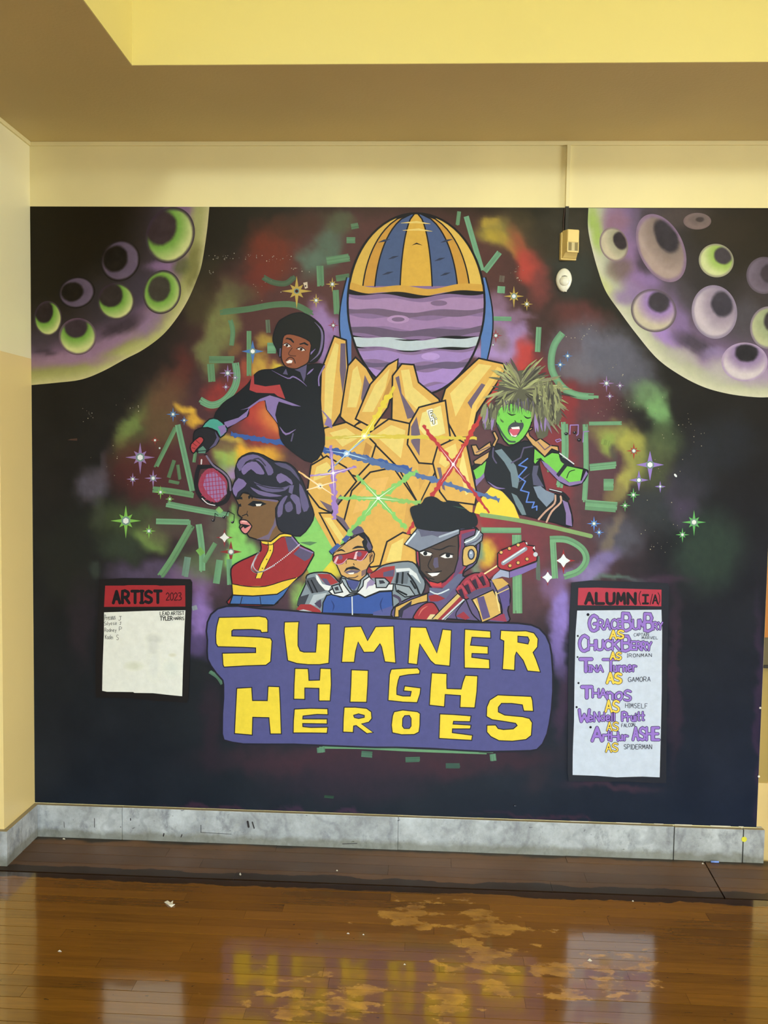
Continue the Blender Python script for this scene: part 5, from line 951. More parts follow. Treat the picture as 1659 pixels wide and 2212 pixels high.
letter(a(772, 183, 892, 180, 885, 260, 884, 390, 905, 440, 940, 452, 1050, 452, 1060, 330, 1066, 200, 1172, 200, 1170, 350, 1160, 543, 1080, 555, 980, 555, 880, 545, 800, 520, 785, 400, 768, 260))
letter(a(1310, 228, 1450, 222, 1510, 352, 1585, 225, 1740, 220, 1745, 350, 1758, 540, 1668, 530, 1640, 400, 1622, 366, 1565, 443, 1480, 445, 1425, 350, 1400, 440, 1388, 534, 1283, 534, 1296, 380))
letter(c(322, 228, 455, 232, 490, 330, 555, 462, 590, 330, 608, 248, 680, 255, 675, 400, 665, 568, 540, 555, 500, 520, 400, 366, 390, 420, 375, 554, 302, 545, 312, 380))
letter(c(808, 248, 1030, 264, 1032, 318, 865, 310, 850, 390, 1008, 402, 1008, 460, 865, 455, 862, 498, 1020, 518, 1022, 592, 805, 585, 803, 420))
letter(c(1130, 258, 1250, 264, 1350, 262, 1420, 280, 1455, 330, 1450, 400, 1410, 450, 1440, 520, 1475, 622, 1368, 612, 1330, 520, 1265, 440, 1250, 480, 1245, 606, 1145, 598, 1155, 450, 1158, 345, 1125, 330), [c(1275, 300, 1370, 308, 1385, 340, 1372, 380, 1275, 362)])
letter(a(865, 598, 975, 600, 980, 650, 982, 705, 1085, 702, 1092, 597, 1178, 600, 1182, 740, 1172, 880, 1080, 880, 1080, 768, 945, 764, 945, 866, 855, 864, 858, 740))
letter(a(1370, 610, 1512, 616, 1508, 740, 1498, 892, 1358, 890, 1366, 740))
letter(c(150, 605, 250, 598, 380, 594, 398, 615, 395, 638, 300, 645, 220, 660, 205, 700, 192, 770, 192, 830, 250, 845, 320, 845, 330, 796, 262, 790, 270, 755, 405, 772, 400, 820, 375, 895, 250, 890, 122, 876, 130, 740, 135, 650))
letter(c(512, 638, 640, 645, 638, 720, 640, 778, 775, 782, 790, 720, 812, 660, 915, 665, 908, 800, 890, 942, 765, 938, 770, 832, 625, 822, 618, 932, 492, 918, 500, 780))
letter(a(345, 775, 470, 768, 478, 885, 618, 886, 625, 758, 718, 762, 725, 900, 735, 1175, 645, 1175, 632, 1030, 480, 1026, 475, 1185, 325, 1172, 335, 960))
letter(a(860, 962, 1000, 955, 1150, 958, 1152, 1003, 1060, 1000, 930, 1015, 926, 1050, 1145, 1050, 1145, 1085, 926, 1082, 928, 1118, 1000, 1126, 1150, 1124, 1145, 1168, 1000, 1166, 850, 1166, 852, 1060))
letter(a(1305, 945, 1400, 945, 1500, 955, 1540, 985, 1545, 1040, 1520, 1070, 1450, 1088, 1555, 1165, 1505, 1172, 1410, 1100, 1382, 1105, 1378, 1162, 1295, 1158, 1298, 1040), [a(1380, 1010, 1430, 995, 1485, 1010, 1485, 1035, 1430, 1046, 1390, 1036)])
letter(c(175, 985, 250, 970, 380, 985, 400, 1000, 398, 1100, 390, 1160, 350, 1180, 240, 1182, 160, 1165, 152, 1100, 162, 1020), [c(265, 1012, 310, 1010, 328, 1040, 328, 1110, 310, 1135, 260, 1135, 242, 1110, 245, 1040)])
letter(c(585, 1005, 700, 1010, 855, 1022, 848, 1065, 700, 1062, 694, 1095, 855, 1105, 850, 1130, 690, 1130, 688, 1172, 868, 1195, 862, 1232, 730, 1225, 578, 1215, 582, 1100))
letter(c(1100, 835, 1250, 842, 1395, 848, 1405, 880, 1413, 972, 1335, 970, 1322, 915, 1220, 902, 1130, 902, 1100, 940, 1100, 985, 1160, 1015, 1320, 1030, 1380, 1045, 1403, 1080, 1395, 1190, 1350, 1225, 1230, 1240, 1110, 1235, 1040, 1200, 1005, 1160, 1006, 1106, 1078, 1104, 1100, 1135, 1150, 1145, 1240, 1138, 1278, 1105, 1260, 1080, 1150, 1062, 1050, 1048, 1002, 1020, 1005, 940, 1030, 880))
# --------------------------------------------------------------- stroke alphabet for the hand lettering
GL_ = {
'A': [(0, 1, .5, 0, 1, 1), (.2, .65, .8, .65)], 'B': [(0, 0, 0, 1, .8, .95, .95, .72, .7, .5, 0, .5), (.7, .5, .85, .25, .65, .02, 0, 0)], 'C': [(1, .15, .6, 0, .2, .15, 0, .5, .2, .9, .6, 1, 1, .85)],
'D': [(0, 0, 0, 1, .6, .95, 1, .5, .6, .05, 0, 0)], 'E': [(.95, 0, 0, 0, 0, 1, 1, 1), (0, .5, .8, .5)], 'F': [(1, 0, 0, 0, 0, 1), (0, .5, .8, .5)], 'G': [(1, .15, .6, 0, .2, .15, 0, .5, .2, .9, .6, 1, 1, .85, 1, .55, .6, .55)],
'H': [(0, 0, 0, 1), (1, 0, 1, 1), (0, .5, 1, .5)], 'I': [(.5, 0, .5, 1), (.1, 0, .9, 0), (.1, 1, .9, 1)], 'J': [(.7, 0, .7, .8, .4, 1, .1, .85), (.3, 0, 1, 0)], 'K': [(0, 0, 0, 1), (1, 0, .05, .55), (.3, .45, 1, 1)], 'L': [(0, 0, 0, 1, 1, 1)],
'M': [(0, 1, .1, 0, .5, .7, .9, 0, 1, 1)], 'N': [(0, 1, 0, 0, 1, 1, 1, 0)], 'O': [(.5, 0, .1, .2, 0, .55, .2, .93, .55, 1, .9, .8, 1, .45, .85, .1, .5, 0)], 'P': [(0, 1, 0, 0, .8, .05, .95, .3, .7, .52, 0, .55)], 'R': [(0, 1, 0, 0, .75, .05, .9, .28, .65, .5, 0, .52), (.4, .52, 1, 1)],
'S': [(.95, .12, .5, 0, .1, .15, .1, .38, .5, .5, .9, .65, .9, .88, .5, 1, .02, .9)], 'T': [(0, 0, 1, 0), (.5, 0, .5, 1)], 'U': [(0, 0, .03, .8, .3, 1, .7, 1, .97, .8, 1, 0)], 'V': [(0, 0, .5, 1, 1, 0)], 'W': [(0, 0, .2, 1, .5, .4, .8, 1, 1, 0)], 'Y': [(0, 0, .5, .5, 1, 0), (.5, .5, .4, 1)],
'2': [(.05, .2, .4, 0, .85, .15, .8, .45, .05, 1, 1, .95)], '0': [(.5, 0, .1, .2, 0, .55, .2, .93, .55, 1, .9, .8, 1, .45, .85, .1, .5, 0)], '3': [(.1, .05, .7, 0, .85, .25, .4, .45, .9, .65, .8, .92, .1, 1)], '(': [(1, -.1, .3, .2, .2, .7, .9, 1.1)], ')': [(0, -.1, .7, .2, .8, .7, .1, 1.1)], '/': [(.9, -.05, .1, 1.05)], ':': [(.5, .3, .5, .32), (.5, .8, .5, .82)], '.': [(.4, 1, .5, 1)],
'a': [(.9, .45, .4, .4, .1, .7, .4, 1, .9, .8), (.9, .4, .95, 1)], 'c': [(.9, .5, .5, .4, .1, .7, .4, 1, .9, .9)], 'd': [(.9, .5, .4, .42, .1, .72, .4, 1, .9, .8), (.9, 0, .92, 1)], 'e': [(.1, .7, .85, .65, .7, .42, .3, .42, .1, .75, .4, 1, .9, .9)], 'i': [(.5, .45, .5, 1), (.5, .18, .5, .2)], 'l': [(.5, 0, .5, 1)], 'n': [(.1, 1, .1, .42), (.1, .6, .5, .42, .9, .6, .9, 1)],
'o': [(.5, .4, .1, .6, .2, .95, .6, 1, .9, .75, .8, .45, .5, .4)], 'r': [(.15, 1, .15, .42), (.15, .65, .5, .42, .95, .5)], 's': [(.85, .5, .4, .42, .2, .6, .8, .78, .7, .98, .1, .95)], 't': [(.5, 0, .5, .95, .85, .95), (.1, .38, .9, .38)], 'u': [(.1, .42, .15, .9, .5, 1, .85, .85), (.88, .42, .92, 1)], 'y': [(.1, .42, .5, .8), (.95, .4, .3, 1.3)], 'g': [(.85, .5, .4, .42, .15, .7, .45, .95, .85, .7), (.85, .42, .8, 1.2, .3, 1.25)], 'x': [(.1, .42, .9, 1), (.9, .42, .1, 1)], 'm': [(.05, 1, .05, .42, .3, .42, .5, .6, .5, 1), (.5, .6, .75, .42, .98, .6, .98, 1)]}
def write(parent, items, layer, label, name='lettering'):
    """items: (text, u_left, v_base, u_right, v_base_right, height, line width, colour, outline or None)"""
    b = MB(layer)
    for k, it in enumerate(items):
        s, u0, v0, u1, v1, h, w_, col, oc = it[:9]; small = it[9] if len(it) > 9 else None
        ws = [.45 if ch in 'Iil/():.' else (.42 if ch == ' ' else (.75 if small and j in small else 1)) for j, ch in enumerate(s)]
        tot = sum(ws); x = 0; gap = it[10] if len(it) > 10 else .2
        for j, ch in enumerate(s):
            wd = ws[j]/tot
            if ch != ' ':
                hh = h*(.66 if small and j in small else 1)
                x0 = u0+(u1-u0)*(x+wd*gap/2); x1 = u0+(u1-u0)*(x+wd*(1-gap/2)); vb = v0+(v1-v0)*(x+wd/2)
                for g_ in GL_[ch]:
                    P = [(x0+(x1-x0)*g_[i], vb-hh*(1-g_[i+1])) for i in range(0, len(g_), 2)]
                    if len(P) > 4: P = smooth(P, 2, False)
                    ww = w_*(.8 if small and j in small else 1)
                    if oc: b.stroke(P, ww+2.2, oc, layer+j*.05)
                    b.stroke(P, ww, col, layer+(.6 if oc else 0)+j*.05)
            x += wd
    return b.build(name, parent, label)
BKK = (24, 20, 24)
# left board
a = T(200, 1230, 7.213)
b = MB(32); b.poly(a(110, 155, 500, 132, 1000, 135, 1530, 150, 1558, 200, 1550, 600, 1530, 1200, 1500, 2000, 1480, 2070, 1000, 2040, 600, 2000, 60, 1990, 50, 1500, 80, 900, 100, 400), (26, 22, 22)); ab = b.build('artist_board', mural, 'painted black-framed board headed ARTIST 2023 with a mostly blank white field')
b = MB(33); b.poly(a(205, 250, 500, 250, 560, 242, 1000, 242, 1060, 252, 1448, 246, 1452, 575, 1000, 578, 188, 580), (158, 42, 48)); b.build('header', ab, 'red header band')
b = MB(33); b.poly(a(188, 665, 500, 655, 900, 640, 1452, 633, 1440, 900, 1415, 1500, 1402, 1970, 1200, 1950, 950, 1922, 660, 1918, 640, 1905, 230, 1900, 158, 1885, 165, 1500, 185, 1000), (224, 225, 220))
sheet = b.build('white_field', ab, 'white field with faint smudges')
b = MB(33.6)
for (x, y, rx, ry, cc) in ((960, 1080, 110, 70, (206, 207, 203)), (950, 1200, 80, 150, (212, 213, 209)), (650, 1500, 120, 60, (210, 212, 198)), (1250, 1330, 50, 25, (214, 212, 196)), (960, 1480, 90, 200, (219, 221, 217)), (1230, 1540, 110, 120, (216, 220, 215))):
    for k in range(7): b.disc(*a(x, y)[0], rx/7.2*(1.45-.14*k), tuple(w-(w-v)*(k+1)/7 for w, v in zip((226, 227, 220), cc)), 33.3+k*.04+x*.0003, 28, ry=ry/7.2*(1.45-.14*k))
b.build('smudge', ab)
write(ab, [('ARTIST', 243, 1302, 352, 1301, 25, 6.5, BKK, None, None, .3), ('2023', 359, 1296, 394, 1296, 16, 2, (60, 12, 16), None)], 34.6, 'black lettering ARTIST 2023')
write(ab, [('LEAD ARTIST', 346, 1328.5, 399, 1327.5, 7.5, 1.3, BKK, None, None, .28), ('TYLER', 346.5, 1339.5, 374, 1339, 8, 1.7, BKK, None, None, .25), ('HARRIS', 376, 1338.5, 399, 1338.5, 6.5, 1.2, BKK, None, None, .25)], 34.6, 'small black lettering LEAD ARTIST TYLER HARRIS')
write(ab, [('Precious', 227, 1340, 251, 1337, 12, .9, (60, 60, 60), None), ('J', 255, 1339.5, 265, 1340, 9, .9, (60, 60, 60), None), ('Silyese', 226, 1350, 254, 1349, 8, .9, (80, 80, 78), None), ('J', 258, 1349, 264, 1349, 6, .9, (80, 80, 78), None), ('Rodney', 227, 1364, 253, 1364, 8, .9, (74, 74, 74), None), ('P', 258, 1364, 265, 1361, 9, .9, (74, 74, 74), None), ('Kadei', 228, 1380, 246, 1380, 9.5, .9, (74, 74, 74), None), ('S', 252, 1382, 258, 1381, 11, .9, (74, 74, 74), None)], 34.6, 'pencilled signatures in the upper left of the field')
# right board
a = T(1220, 1240, 7.213); q = T(1220, 1460, 7.213)
b = MB(32); b.poly(a(100, 130, 400, 95, 800, 110, 1400, 130, 1600, 140, 1620, 200, 1600, 900, 1590, 1700)+q(1580, 900, 1575, 1660, 1400, 1665, 1000, 1640, 500, 1640, 60, 1635, 40, 1500, 45, 800)+a(45, 1600, 70, 600), (38, 40, 50)); al = b.build('alumni_board', mural, 'painted black-framed board headed ALUMN(I/A) with a list of purple names')
b = MB(33); b.poly(a(208, 212, 500, 208, 900, 222, 1500, 240, 1497, 500, 1000, 488, 198, 482), (176, 58, 76)); b.build('header', al, 'red header band')
b = MB(33); b.poly(a(190, 565, 700, 560, 1500, 552, 1510, 900, 1505, 1500)+q(1505, 200, 1490, 900, 1472, 1572, 1200, 1560, 800, 1572, 500, 1548, 118, 1535, 120, 1200, 140, 700, 148, 60)+a(165, 900), (196, 206, 226)); b.build('white_field', al, 'bluish white field')
write(al, [('ALUMN', 1261, 1303, 1375, 1303.5, 22, 6.6, (34, 30, 36), None, None, .3), ('(', 1378, 1303, 1384, 1303, 24, 1.8, (70, 26, 36), None), ('I', 1385, 1303, 1402, 1303, 18, 4.6, (34, 30, 36), None), ('/', 1402, 1304, 1410, 1304, 20, 1.8, (70, 26, 36), None), ('A', 1408, 1303, 1421, 1303, 18, 3.4, (34, 30, 36), None), (')', 1420, 1304, 1426, 1304, 22, 1.8, (70, 26, 36), None)], 34.6, 'black lettering ALUMN(I/A)')
VIO, OUT = (148, 116, 204), (40, 30, 66)
OUTY = (44, 36, 50); YY = (236, 202, 84)
wr_ = [
 ([('G', 1270, 1362, 1292, 1362, 33, 6, VIO, OUT), ('RACE', 1290, 1359, 1347, 1357, 20, 4, VIO, OUT), ('B', 1342, 1360, 1366, 1360, 36, 5.5, VIO, OUT), ('UM', 1365, 1358, 1394, 1357, 19, 4, VIO, OUT), ('B', 1390, 1361, 1412, 1361, 36, 5.5, VIO, OUT), ('RY', 1410, 1359, 1431, 1359, 15, 3.2, VIO, OUT)], 'purple outlined name on the first line of the list'),
 ([('C', 1249, 1406, 1272, 1405, 33, 6, VIO, OUT), ('HUCK', 1269, 1403, 1338, 1402, 20, 4.4, VIO, OUT), ('B', 1341, 1405, 1364, 1403, 31, 5.5, VIO, OUT), ('ERRY', 1362, 1402, 1407, 1404, 17, 3.8, VIO, OUT)], 'purple outlined name on the second line of the list'),
 ([('T', 1250, 1449, 1280, 1449, 26, 7, VIO, OUT), ('INA', 1270, 1450, 1303, 1450, 13, 3.4, VIO, OUT), ('T', 1298, 1450, 1340, 1450, 26, 5, VIO, OUT), ('urner', 1323, 1450, 1375, 1449, 21, 3.4, VIO, OUT)], 'purple outlined name on the third line of the list'),
 ([('T', 1254, 1506, 1280, 1506, 23, 7, VIO, OUT), ('HA', 1278, 1505, 1310, 1505, 17, 4, VIO, OUT), ('n', 1308, 1509, 1326, 1509, 25, 4.6, VIO, OUT), ('o', 1325, 1511, 1347, 1511, 27, 4.6, VIO, OUT), ('S', 1346, 1512, 1364, 1513, 22, 4, VIO, OUT)], 'purple outlined name on the fourth line of the list'),
 ([('W', 1248, 1558, 1275, 1557, 25, 5.5, VIO, OUT), ('eN', 1268, 1557, 1295, 1557, 19, 3.6, VIO, OUT), ('dell', 1295, 1556, 1329, 1556, 18, 3.2, VIO, OUT), ('P', 1342, 1556, 1355, 1556, 18, 4, VIO, OUT), ('ruitt', 1353, 1557, 1392, 1555, 18, 3.2, VIO, OUT)], 'purple outlined name on the fifth line of the list'),
 ([('A', 1276, 1599, 1302, 1599, 28, 6, VIO, OUT), ('r', 1300, 1598, 1310, 1598, 20, 4, VIO, OUT), ('t', 1307, 1599, 1321, 1598, 20, 3.6, VIO, OUT), ('H', 1318, 1599, 1336, 1599, 18, 4, VIO, OUT), ('ur', 1334, 1597, 1357, 1598, 17, 4, VIO, OUT), ('ASHE', 1365, 1597, 1424, 1597, 26, 5, VIO, OUT)], 'purple outlined name on the sixth line of the list'),
]
for it, lab in wr_: write(al, it, 35, lab)
for it, lab in (([('AS', 1316, 1379, 1348, 1378, 17, 4, YY, OUTY)], 'first yellow AS'), ([('AS', 1317, 1423, 1342, 1424, 15, 3.4, YY, OUTY)], 'second yellow AS'), ([('AS', 1309, 1474, 1343, 1475, 21, 5, YY, OUTY)], 'third yellow AS'),
                ([('AS', 1306, 1536, 1338, 1537, 24, 4, YY, OUTY)], 'fourth yellow AS'), ([('AS', 1309, 1577, 1336, 1577, 18, 2.6, YY, OUTY)], 'fifth yellow AS'), ([('AS', 1307, 1623, 1335, 1622, 18, 2.8, YY, OUTY)], 'sixth yellow AS')):
    write(al, it, 37.6, lab)
TK = (52, 50, 66)
write(al, [('CAPTAIN', 1368, 1374, 1401, 1373, 6.6, .9, TK, None, None, .25), ('MARVEL', 1385, 1380, 1421, 1380, 6, .9, TK, None, None, .3), ('IRONMAN', 1353, 1419, 1408, 1418, 7.5, 1.1, TK, None, None, .3), ('GAMORA', 1355, 1472, 1405, 1471, 10, 1.2, TK, None, None, .25),
  ('HIMSELF', 1349, 1528, 1399, 1529, 10, 1.1, TK, None, None, .3), ('FALCON', 1341, 1570, 1371, 1568, 7.5, 1.1, TK, None, None, .25), ('SPIDERMAN', 1346, 1617, 1408, 1617, 10, 1.2, TK, None, None, .25)], 38, 'thin black handwriting beside the yellow words')
b = MB(37)
for (x, y, r) in ((1269.5, 1327, 3.2), (1247.5, 1373, 2.2), (1247, 1418.5, 2), (1249, 1474.6, 2.3), (1245, 1526.5, 2.4), (1275, 1569.8, 2.7)): b.disc(x, y, r, (30, 26, 40), k=12)
b.build('bullet_point', al)
# pale chips where the mural paint stops above the stone
for (u0, u1, w_) in ((98, 130, 2.6), (142, 151, 4), (230, 275, 2.4), (345, 395, 2.2), (452, 470, 1.6), (580, 640, 1.8), (664, 684, 2), (872, 1030, 3.4), (1045, 1068, 2.2), (1122, 1130, 2), (1230, 1272, 2), (1330, 1385, 1.6), (1412, 1433, 2.4), (1457, 1495, 3), (1534, 1578, 3), (1595, 1606, 2.6)):
    f_ = lambda u: 1736.5+(u-78)*.0324-1.2
    b = MB(6); b.poly([(u0, f_(u0)), (u1, f_(u1)), (u1-2, f_(u1)+w_), (u0+2, f_(u0)+w_)], (214, 206, 184)); b.build('paint_chip', mural)
b = MB(6); b.disc(1642, 1529, 2.4, (220, 210, 200), k=7); b.build('paint_chip', mural); b = MB(6); b.disc(1639, 1677, 2.6, (230, 226, 214), k=7); b.build('paint_chip', mural)
# --------------------------------------------------------------- devices and litter
def thing(name, label, cat, loc):
    o = bpy.data.objects.new(name, None); COL.objects.link(o); o.location = loc; o.empty_display_size = .05
    return tag(o, label, cat)
BEIGE = plain('aged_beige_plastic', (226, 198, 122), .35); BEIGE2 = plain('paler_beige_plastic', (232, 206, 134), .35)
WHITEP = plain('white_plastic', (232, 229, 212), .3); LENS = plain('smoky_lens', (138, 124, 88), .2); LENSP = plain('pale_lens_strip', (206, 190, 142), .25)
BLACKP = plain('black_wall_paint', (34, 30, 18), .6); CABLE = plain('brown_cable', (44, 20, 12), .5); DARK = plain('dark_slot', (60, 52, 40), .6)
# cable raceway
p0 = pt(1222.2, 380); p1 = pt(1230.5, 380); x0, x1 = p0[0], p1[0]
rc = thing('cable_raceway', 'slim cream surface raceway dropping from the ceiling to the motion detector', 'raceway', (x0, 0, MT-.0))
def rbox(nm, b_, m, bev=.001, lab=None):
    o = boxobj(nm, b_, m, None, bev); o.parent = rc; o.matrix_parent_inverse = Matrix.Translation(rc.location).inverted()
    if lab: o['label'] = lab
    return o
rbox('cream_section', (x0+.0006, -.013, MT+.002, x1, 0, ZT), W_UPPER)
zb_ = pt(1224, 493)[2]; s_ = pt(1223, 470)[0]-pt(1223, 470)[0]
rbox('painted_section', (x0+.001, -.012, zb_-.02, x1-.001, -.0005, MT+.004), BLACKP, lab='section painted black with the mural')
# motion detector
zt_, zbt = pt(1232, 493, -.06)[2], pt(1225, 561, -.02)[2]
xd = pt(1228, 530, -.02)[0]; H = zt_-zbt; zc_ = (zt_+zbt)/2
md = thing('motion_detector', 'boxy beige motion detector with a two-pane lens window on the black paint', 'detector', (xd, 0, zc_))
md.rotation_euler = (0, 0, math.radians(13))
def local(bm, nm, m, par=md, lab=None):
    o = mesh(nm, bm, m, par)
    if lab: o['label'] = lab
    return o
Wd = .062; Dp = .058
bm = bmesh.new(); bx(bm, -Wd/2-.004, -.016, -H/2, Wd/2+.002, .004, H/2-.006, .003); local(bm, 'back_plate', BEIGE)
bm = bmesh.new()        # tapered housing with a sloping chin
prof = [(-.014, -H/2+.004), (-.022, -H/2+.006), (-Dp, -H/2+.034), (-Dp, H/2-.004), (-.014, H/2)]
for sx in (-1, 1):
    for (y, z) in prof: bm.verts.new((sx*(Wd/2-(.006 if y < -.03 else 0)), y, z))
bm.verts.ensure_lookup_table(); n = len(prof)
bm.faces.new([bm.verts[i] for i in range(n)][::-1]); bm.faces.new([bm.verts[n+i] for i in range(n)])
for i in range(n): bm.faces.new([bm.verts[i], bm.verts[(i+1) % n], bm.verts[n+(i+1) % n], bm.verts[n+i]])
bmesh.ops.recalc_face_normals(bm, faces=bm.faces); bmesh.ops.bevel(bm, geom=list(bm.edges), offset=.002, segments=2, affect='EDGES'); local(bm, 'housing', BEIGE)
bm = bmesh.new(); bx(bm, -.024, -Dp-.0025, .004, .022, -Dp+.002, H/2-.006, .001); local(bm, 'cover', BEIGE2)
win = local((lambda b_: (bx(b_, -.022, -Dp-.0012, -.033, .020, -Dp+.002, .003), b_)[1])(bmesh.new()), 'lens_window', LENSP)
for x in (-.020, .007): local((lambda b_: (bx(b_, x, -Dp-.0022, -.030, x+.013, -Dp, .002, .0005), b_)[1])(bmesh.new()), 'lens_pane', LENS, win)
def rim(b_):
    bx(b_, -.026, -Dp-.002, -.037, .024, -Dp+.002, -.033); bx(b_, -.026, -Dp-.002, -.035, -.0225, -Dp+.002, .004); bx(b_, .0205, -Dp-.002, -.035, .024, -Dp+.002, .004); return b_
local(rim(bmesh.new()), 'window_rim', BEIGE2)
# brown cable to the left of the raceway
c0 = pt(1219.5, 451); c1 = pt(1215.5, 493)
cu = bpy.data.curves.new('cable', 'CURVE'); cu.dimensions = '3D'; sp = cu.splines.new('POLY'); sp.points.add(3)
for i, (x, z) in enumerate([(c0[0], c0[2]), (c0[0]-.001, c0[2]-.025), (c1[0]+.002, c1[2]+.03), (c1[0]+.003, c1[2]-.01)]): sp.points[i].co = (x, -.0045, z, 1)
cu.bevel_depth = .0035; cu.materials.append(CABLE)
cb = bpy.data.objects.new('cable_tmp', cu); COL.objects.link(cb)
dg = bpy.context.evaluated_depsgraph_get(); me = bpy.data.meshes.new_from_object(cb.evaluated_get(dg)); bpy.data.objects.remove(cb)
o = link('sensor_cable', me); tag(o, 'short dark brown cable beside the raceway, running into the beige detector', 'cable')
# oval sensor
so = pt(1219, 604, -.02)
sn = thing('dome_sensor', 'white egg-shaped wall sensor with a round eye, below the beige detector', 'sensor', (so[0], 0, so[2]))
def egg(bm, rx, rz, d, y0, prof=12, seg=32, low=1.0):
    rings = []
    for i in range(prof+1):
        t = i/prof*math.pi/2; r = math.cos(t)**.8 if i < prof else 0; y = y0-d*math.sin(t)
        rings.append([bm.verts.new((rx*r*math.cos(a_)*(1-.16*max(0, -math.sin(a_))), y, rz*r*math.sin(a_))) for a_ in [k/seg*2*math.pi for k in range(seg)]] if i < prof else [bm.verts.new((0, y, 0))])
    for i in range(prof-1):
        for k in range(seg): bm.faces.new([rings[i][k], rings[i][(k+1) % seg], rings[i+1][(k+1) % seg], rings[i+1][k]])
    for k in range(seg): bm.faces.new([rings[-2][k], rings[-2][(k+1) % seg], rings[-1][0]])
    back = [bm.verts.new((v.co.x, 0, v.co.z)) for v in rings[0]]
    for k in range(seg): bm.faces.new([back[k], back[(k+1) % seg], rings[0][(k+1) % seg], rings[0][k]])
    bmesh.ops.recalc_face_normals(bm, faces=bm.faces)
bm = bmesh.new(); egg(bm, .0325, .048, .014, -.010); o = mesh('housing', bm, WHITEP, sn, True)
bm = bmesh.new(); bmesh.ops.create_uvsphere(bm, u_segments=28, v_segments=16, radius=.021)
for v in bm.verts: v.co = Vector((v.co.x, v.co.y*.75-.018, v.co.z-.006))
mesh('eye', bm, WHITEP, sn, True)
bm = bmesh.new()
for k in range(7):
    t = (k-3)/3; bx(bm, t*.010-.0018, -.0345+.004*abs(t), .0135-.002*t*t, t*.010+.0018, -.030, .0148-.002*t*t)
for v in bm.verts: v.co.y += .0045
mesh('slot', bm, DARK, sn)
bm = bmesh.new(); bx(bm, .006, -.012, -.0475, .013, -.002, -.041, .001); mesh('latch', bm, WHITEP, sn)
# paper scrap, flecks, chalk, sticker
PAPER = plain('white_paper', (228, 224, 212), .7); BLUEC = plain('blue_chalk', (120, 150, 225), .7); YEL = plain('yellow_sticker', (214, 206, 60), .5)
def sliver(pts, thick=.0012, curl=.004):
    bm = bmesh.new(); q = [ptz(u, v, 0) for u, v in pts]; cx = sum(p[0] for p in q)/len(q); cy = sum(p[1] for p in q)/len(q)
    top = [bm.verts.new((p[0]-cx, p[1]-cy, thick+curl*((i % 2)))) for i, p in enumerate(q)]
    bot = [bm.verts.new((p[0]-cx, p[1]-cy, 0.0001+curl*.8*((i % 2)))) for i, p in enumerate(q)]
    n = len(q); bm.faces.new(top); bm.faces.new(bot[::-1])
    for i in range(n): bm.faces.new([top[i], bot[i], bot[(i+1) % n], top[(i+1) % n]])
    bmesh.ops.recalc_face_normals(bm, faces=bm.faces); return bm, (cx, cy, 0)
bm, l = sliver([(355, 1949), (362, 1948), (368, 1950), (374, 1948), (373, 1953), (378, 1956), (370, 1960), (364, 1957)])
o = mesh('paper_scrap', bm, PAPER); o.location = l; tag(o, 'torn white paper scrap lying on the floor at the left', 'scrap')
k = 0
for (u, v, w_, h_, lab) in ((138, 1812.5, 3.2, 1.6, 'white crumb at the foot of the stone near the left corner'), (519, 1889, 2.2, 3, 'tiny white fleck on the dark floor border, left of centre'), (752, 2017, 3, 1.2, 'tiny white crumb on the floor near the middle, left one of a pair'), (785, 2019.5, 2, 1.2, 'tiny white crumb on the floor near the middle, right one of a pair'),
                  (728, 1881, 2, 1.6, 'tiny white fleck on the dark border below the title panel'), (1274, 2075, 5, 3, 'small pale chip within the pale floor reflection'), (1518, 1866, 2.2, 1.6, 'white crumb on the dark floor near the blue chalk'), (129, 2055, 4, 1.6, 'small white fleck on the floor in the lower left'),
                  (874, 2084, 2.4, 1.4, 'tiny white crumb in front of the worn floor patch'), (1367, 1947, 2, 1.4, 'tiny white crumb at the front edge of the floor border')):
    bm, l = sliver([(u-w_, v), (u, v-h_), (u+w_, v+h_*.3), (u, v+h_)], .001, .0015)
    o = mesh('crumb', bm, PAPER); o.location = l; tag(o, lab, 'crumb', 'white crumbs on the floor')
a0, a1 = ptz(1536, 1864), ptz(1551, 1862)
bm = bmesh.new(); bmesh.ops.create_cone(bm, cap_ends=True, segments=10, radius1=.0042, radius2=.0036, depth=abs(a1[0]-a0[0]))
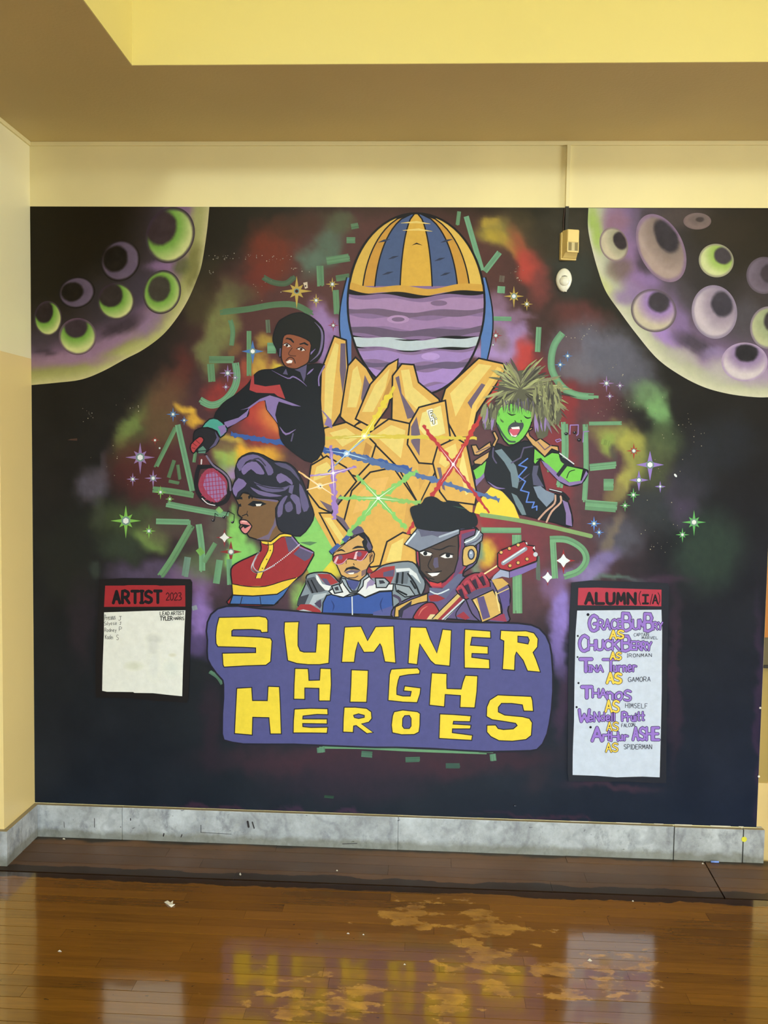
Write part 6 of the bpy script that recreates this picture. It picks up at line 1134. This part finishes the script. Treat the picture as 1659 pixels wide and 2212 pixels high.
bmesh.ops.rotate(bm, verts=bm.verts, matrix=Matrix.Rotation(math.pi/2, 3, 'Y')); o = mesh('chalk_stub', bm, BLUEC, None, True); o.location = ((a0[0]+a1[0])/2, -TB-.014, .0042)
tag(o, 'short light blue chalk stub against the marble baseboard', 'chalk')
ys = pt(1607.5, 1813, -TB)
bm = bmesh.new(); bmesh.ops.create_cone(bm, cap_ends=True, segments=24, radius1=.0115, radius2=.0112, depth=.0008)
bmesh.ops.rotate(bm, verts=bm.verts, matrix=Matrix.Rotation(math.pi/2, 3, 'X')); o = mesh('sticker', bm, YEL); o.location = (ys[0], -TB-.0006, ys[2]); tag(o, 'round yellow sticker over the joint near the right end of the baseboard', 'sticker')
# a screw stub in the mural near the foot
sc = pt(1112, 1740)
bm = bmesh.new(); bmesh.ops.create_uvsphere(bm, u_segments=12, v_segments=8, radius=.0045)
for v in bm.verts: v.co.x *= 1.5
o = mesh('screw_head', bm, plain('painted_steel', (60, 66, 80), .25, .6), None, True); o.location = (sc[0], -.003, sc[2]); tag(o, 'small paint-covered screw head low on the mural, right of centre', 'screw')
# black scuff marks on the stone
b = MB(0)
for (pts, w_) in ((((535, 1775), (537, 1786)), 4.5), (((545, 1776), (549, 1789)), 2.6), (((434, 1782), (434, 1798)), 1.2), (((433, 1798), (500, 1802)), .9), (((204, 1768), (204, 1787)), 1.3), (((771, 1822), (740, 1823)), 1.4), (((138, 1775), (139, 1788)), 1), (((353, 1806), (354, 1801)), 2.6), (((282, 1768), (282, 1772)), 2), (((391, 1808), (393, 1803)), 2)):
    b.stroke(list(pts), w_, (52, 48, 50))
b.V = [(pt(0, 0)[0]*0+x, y, z) for (x, y, z) in b.V]
nv = []
for (x, y, z) in b.V:       # move from the wall plane to the stone face along the same sight lines
    t = (-TB-.0004-CAM[1])/(0-CAM[1]); nv.append((CAM[0]+(x-CAM[0])*t, -TB-.0004, CAM[2]+(z-CAM[2])*t))
b.V = nv; o = b.build('scuff_mark', bpy.data.objects['baseboard_back'])
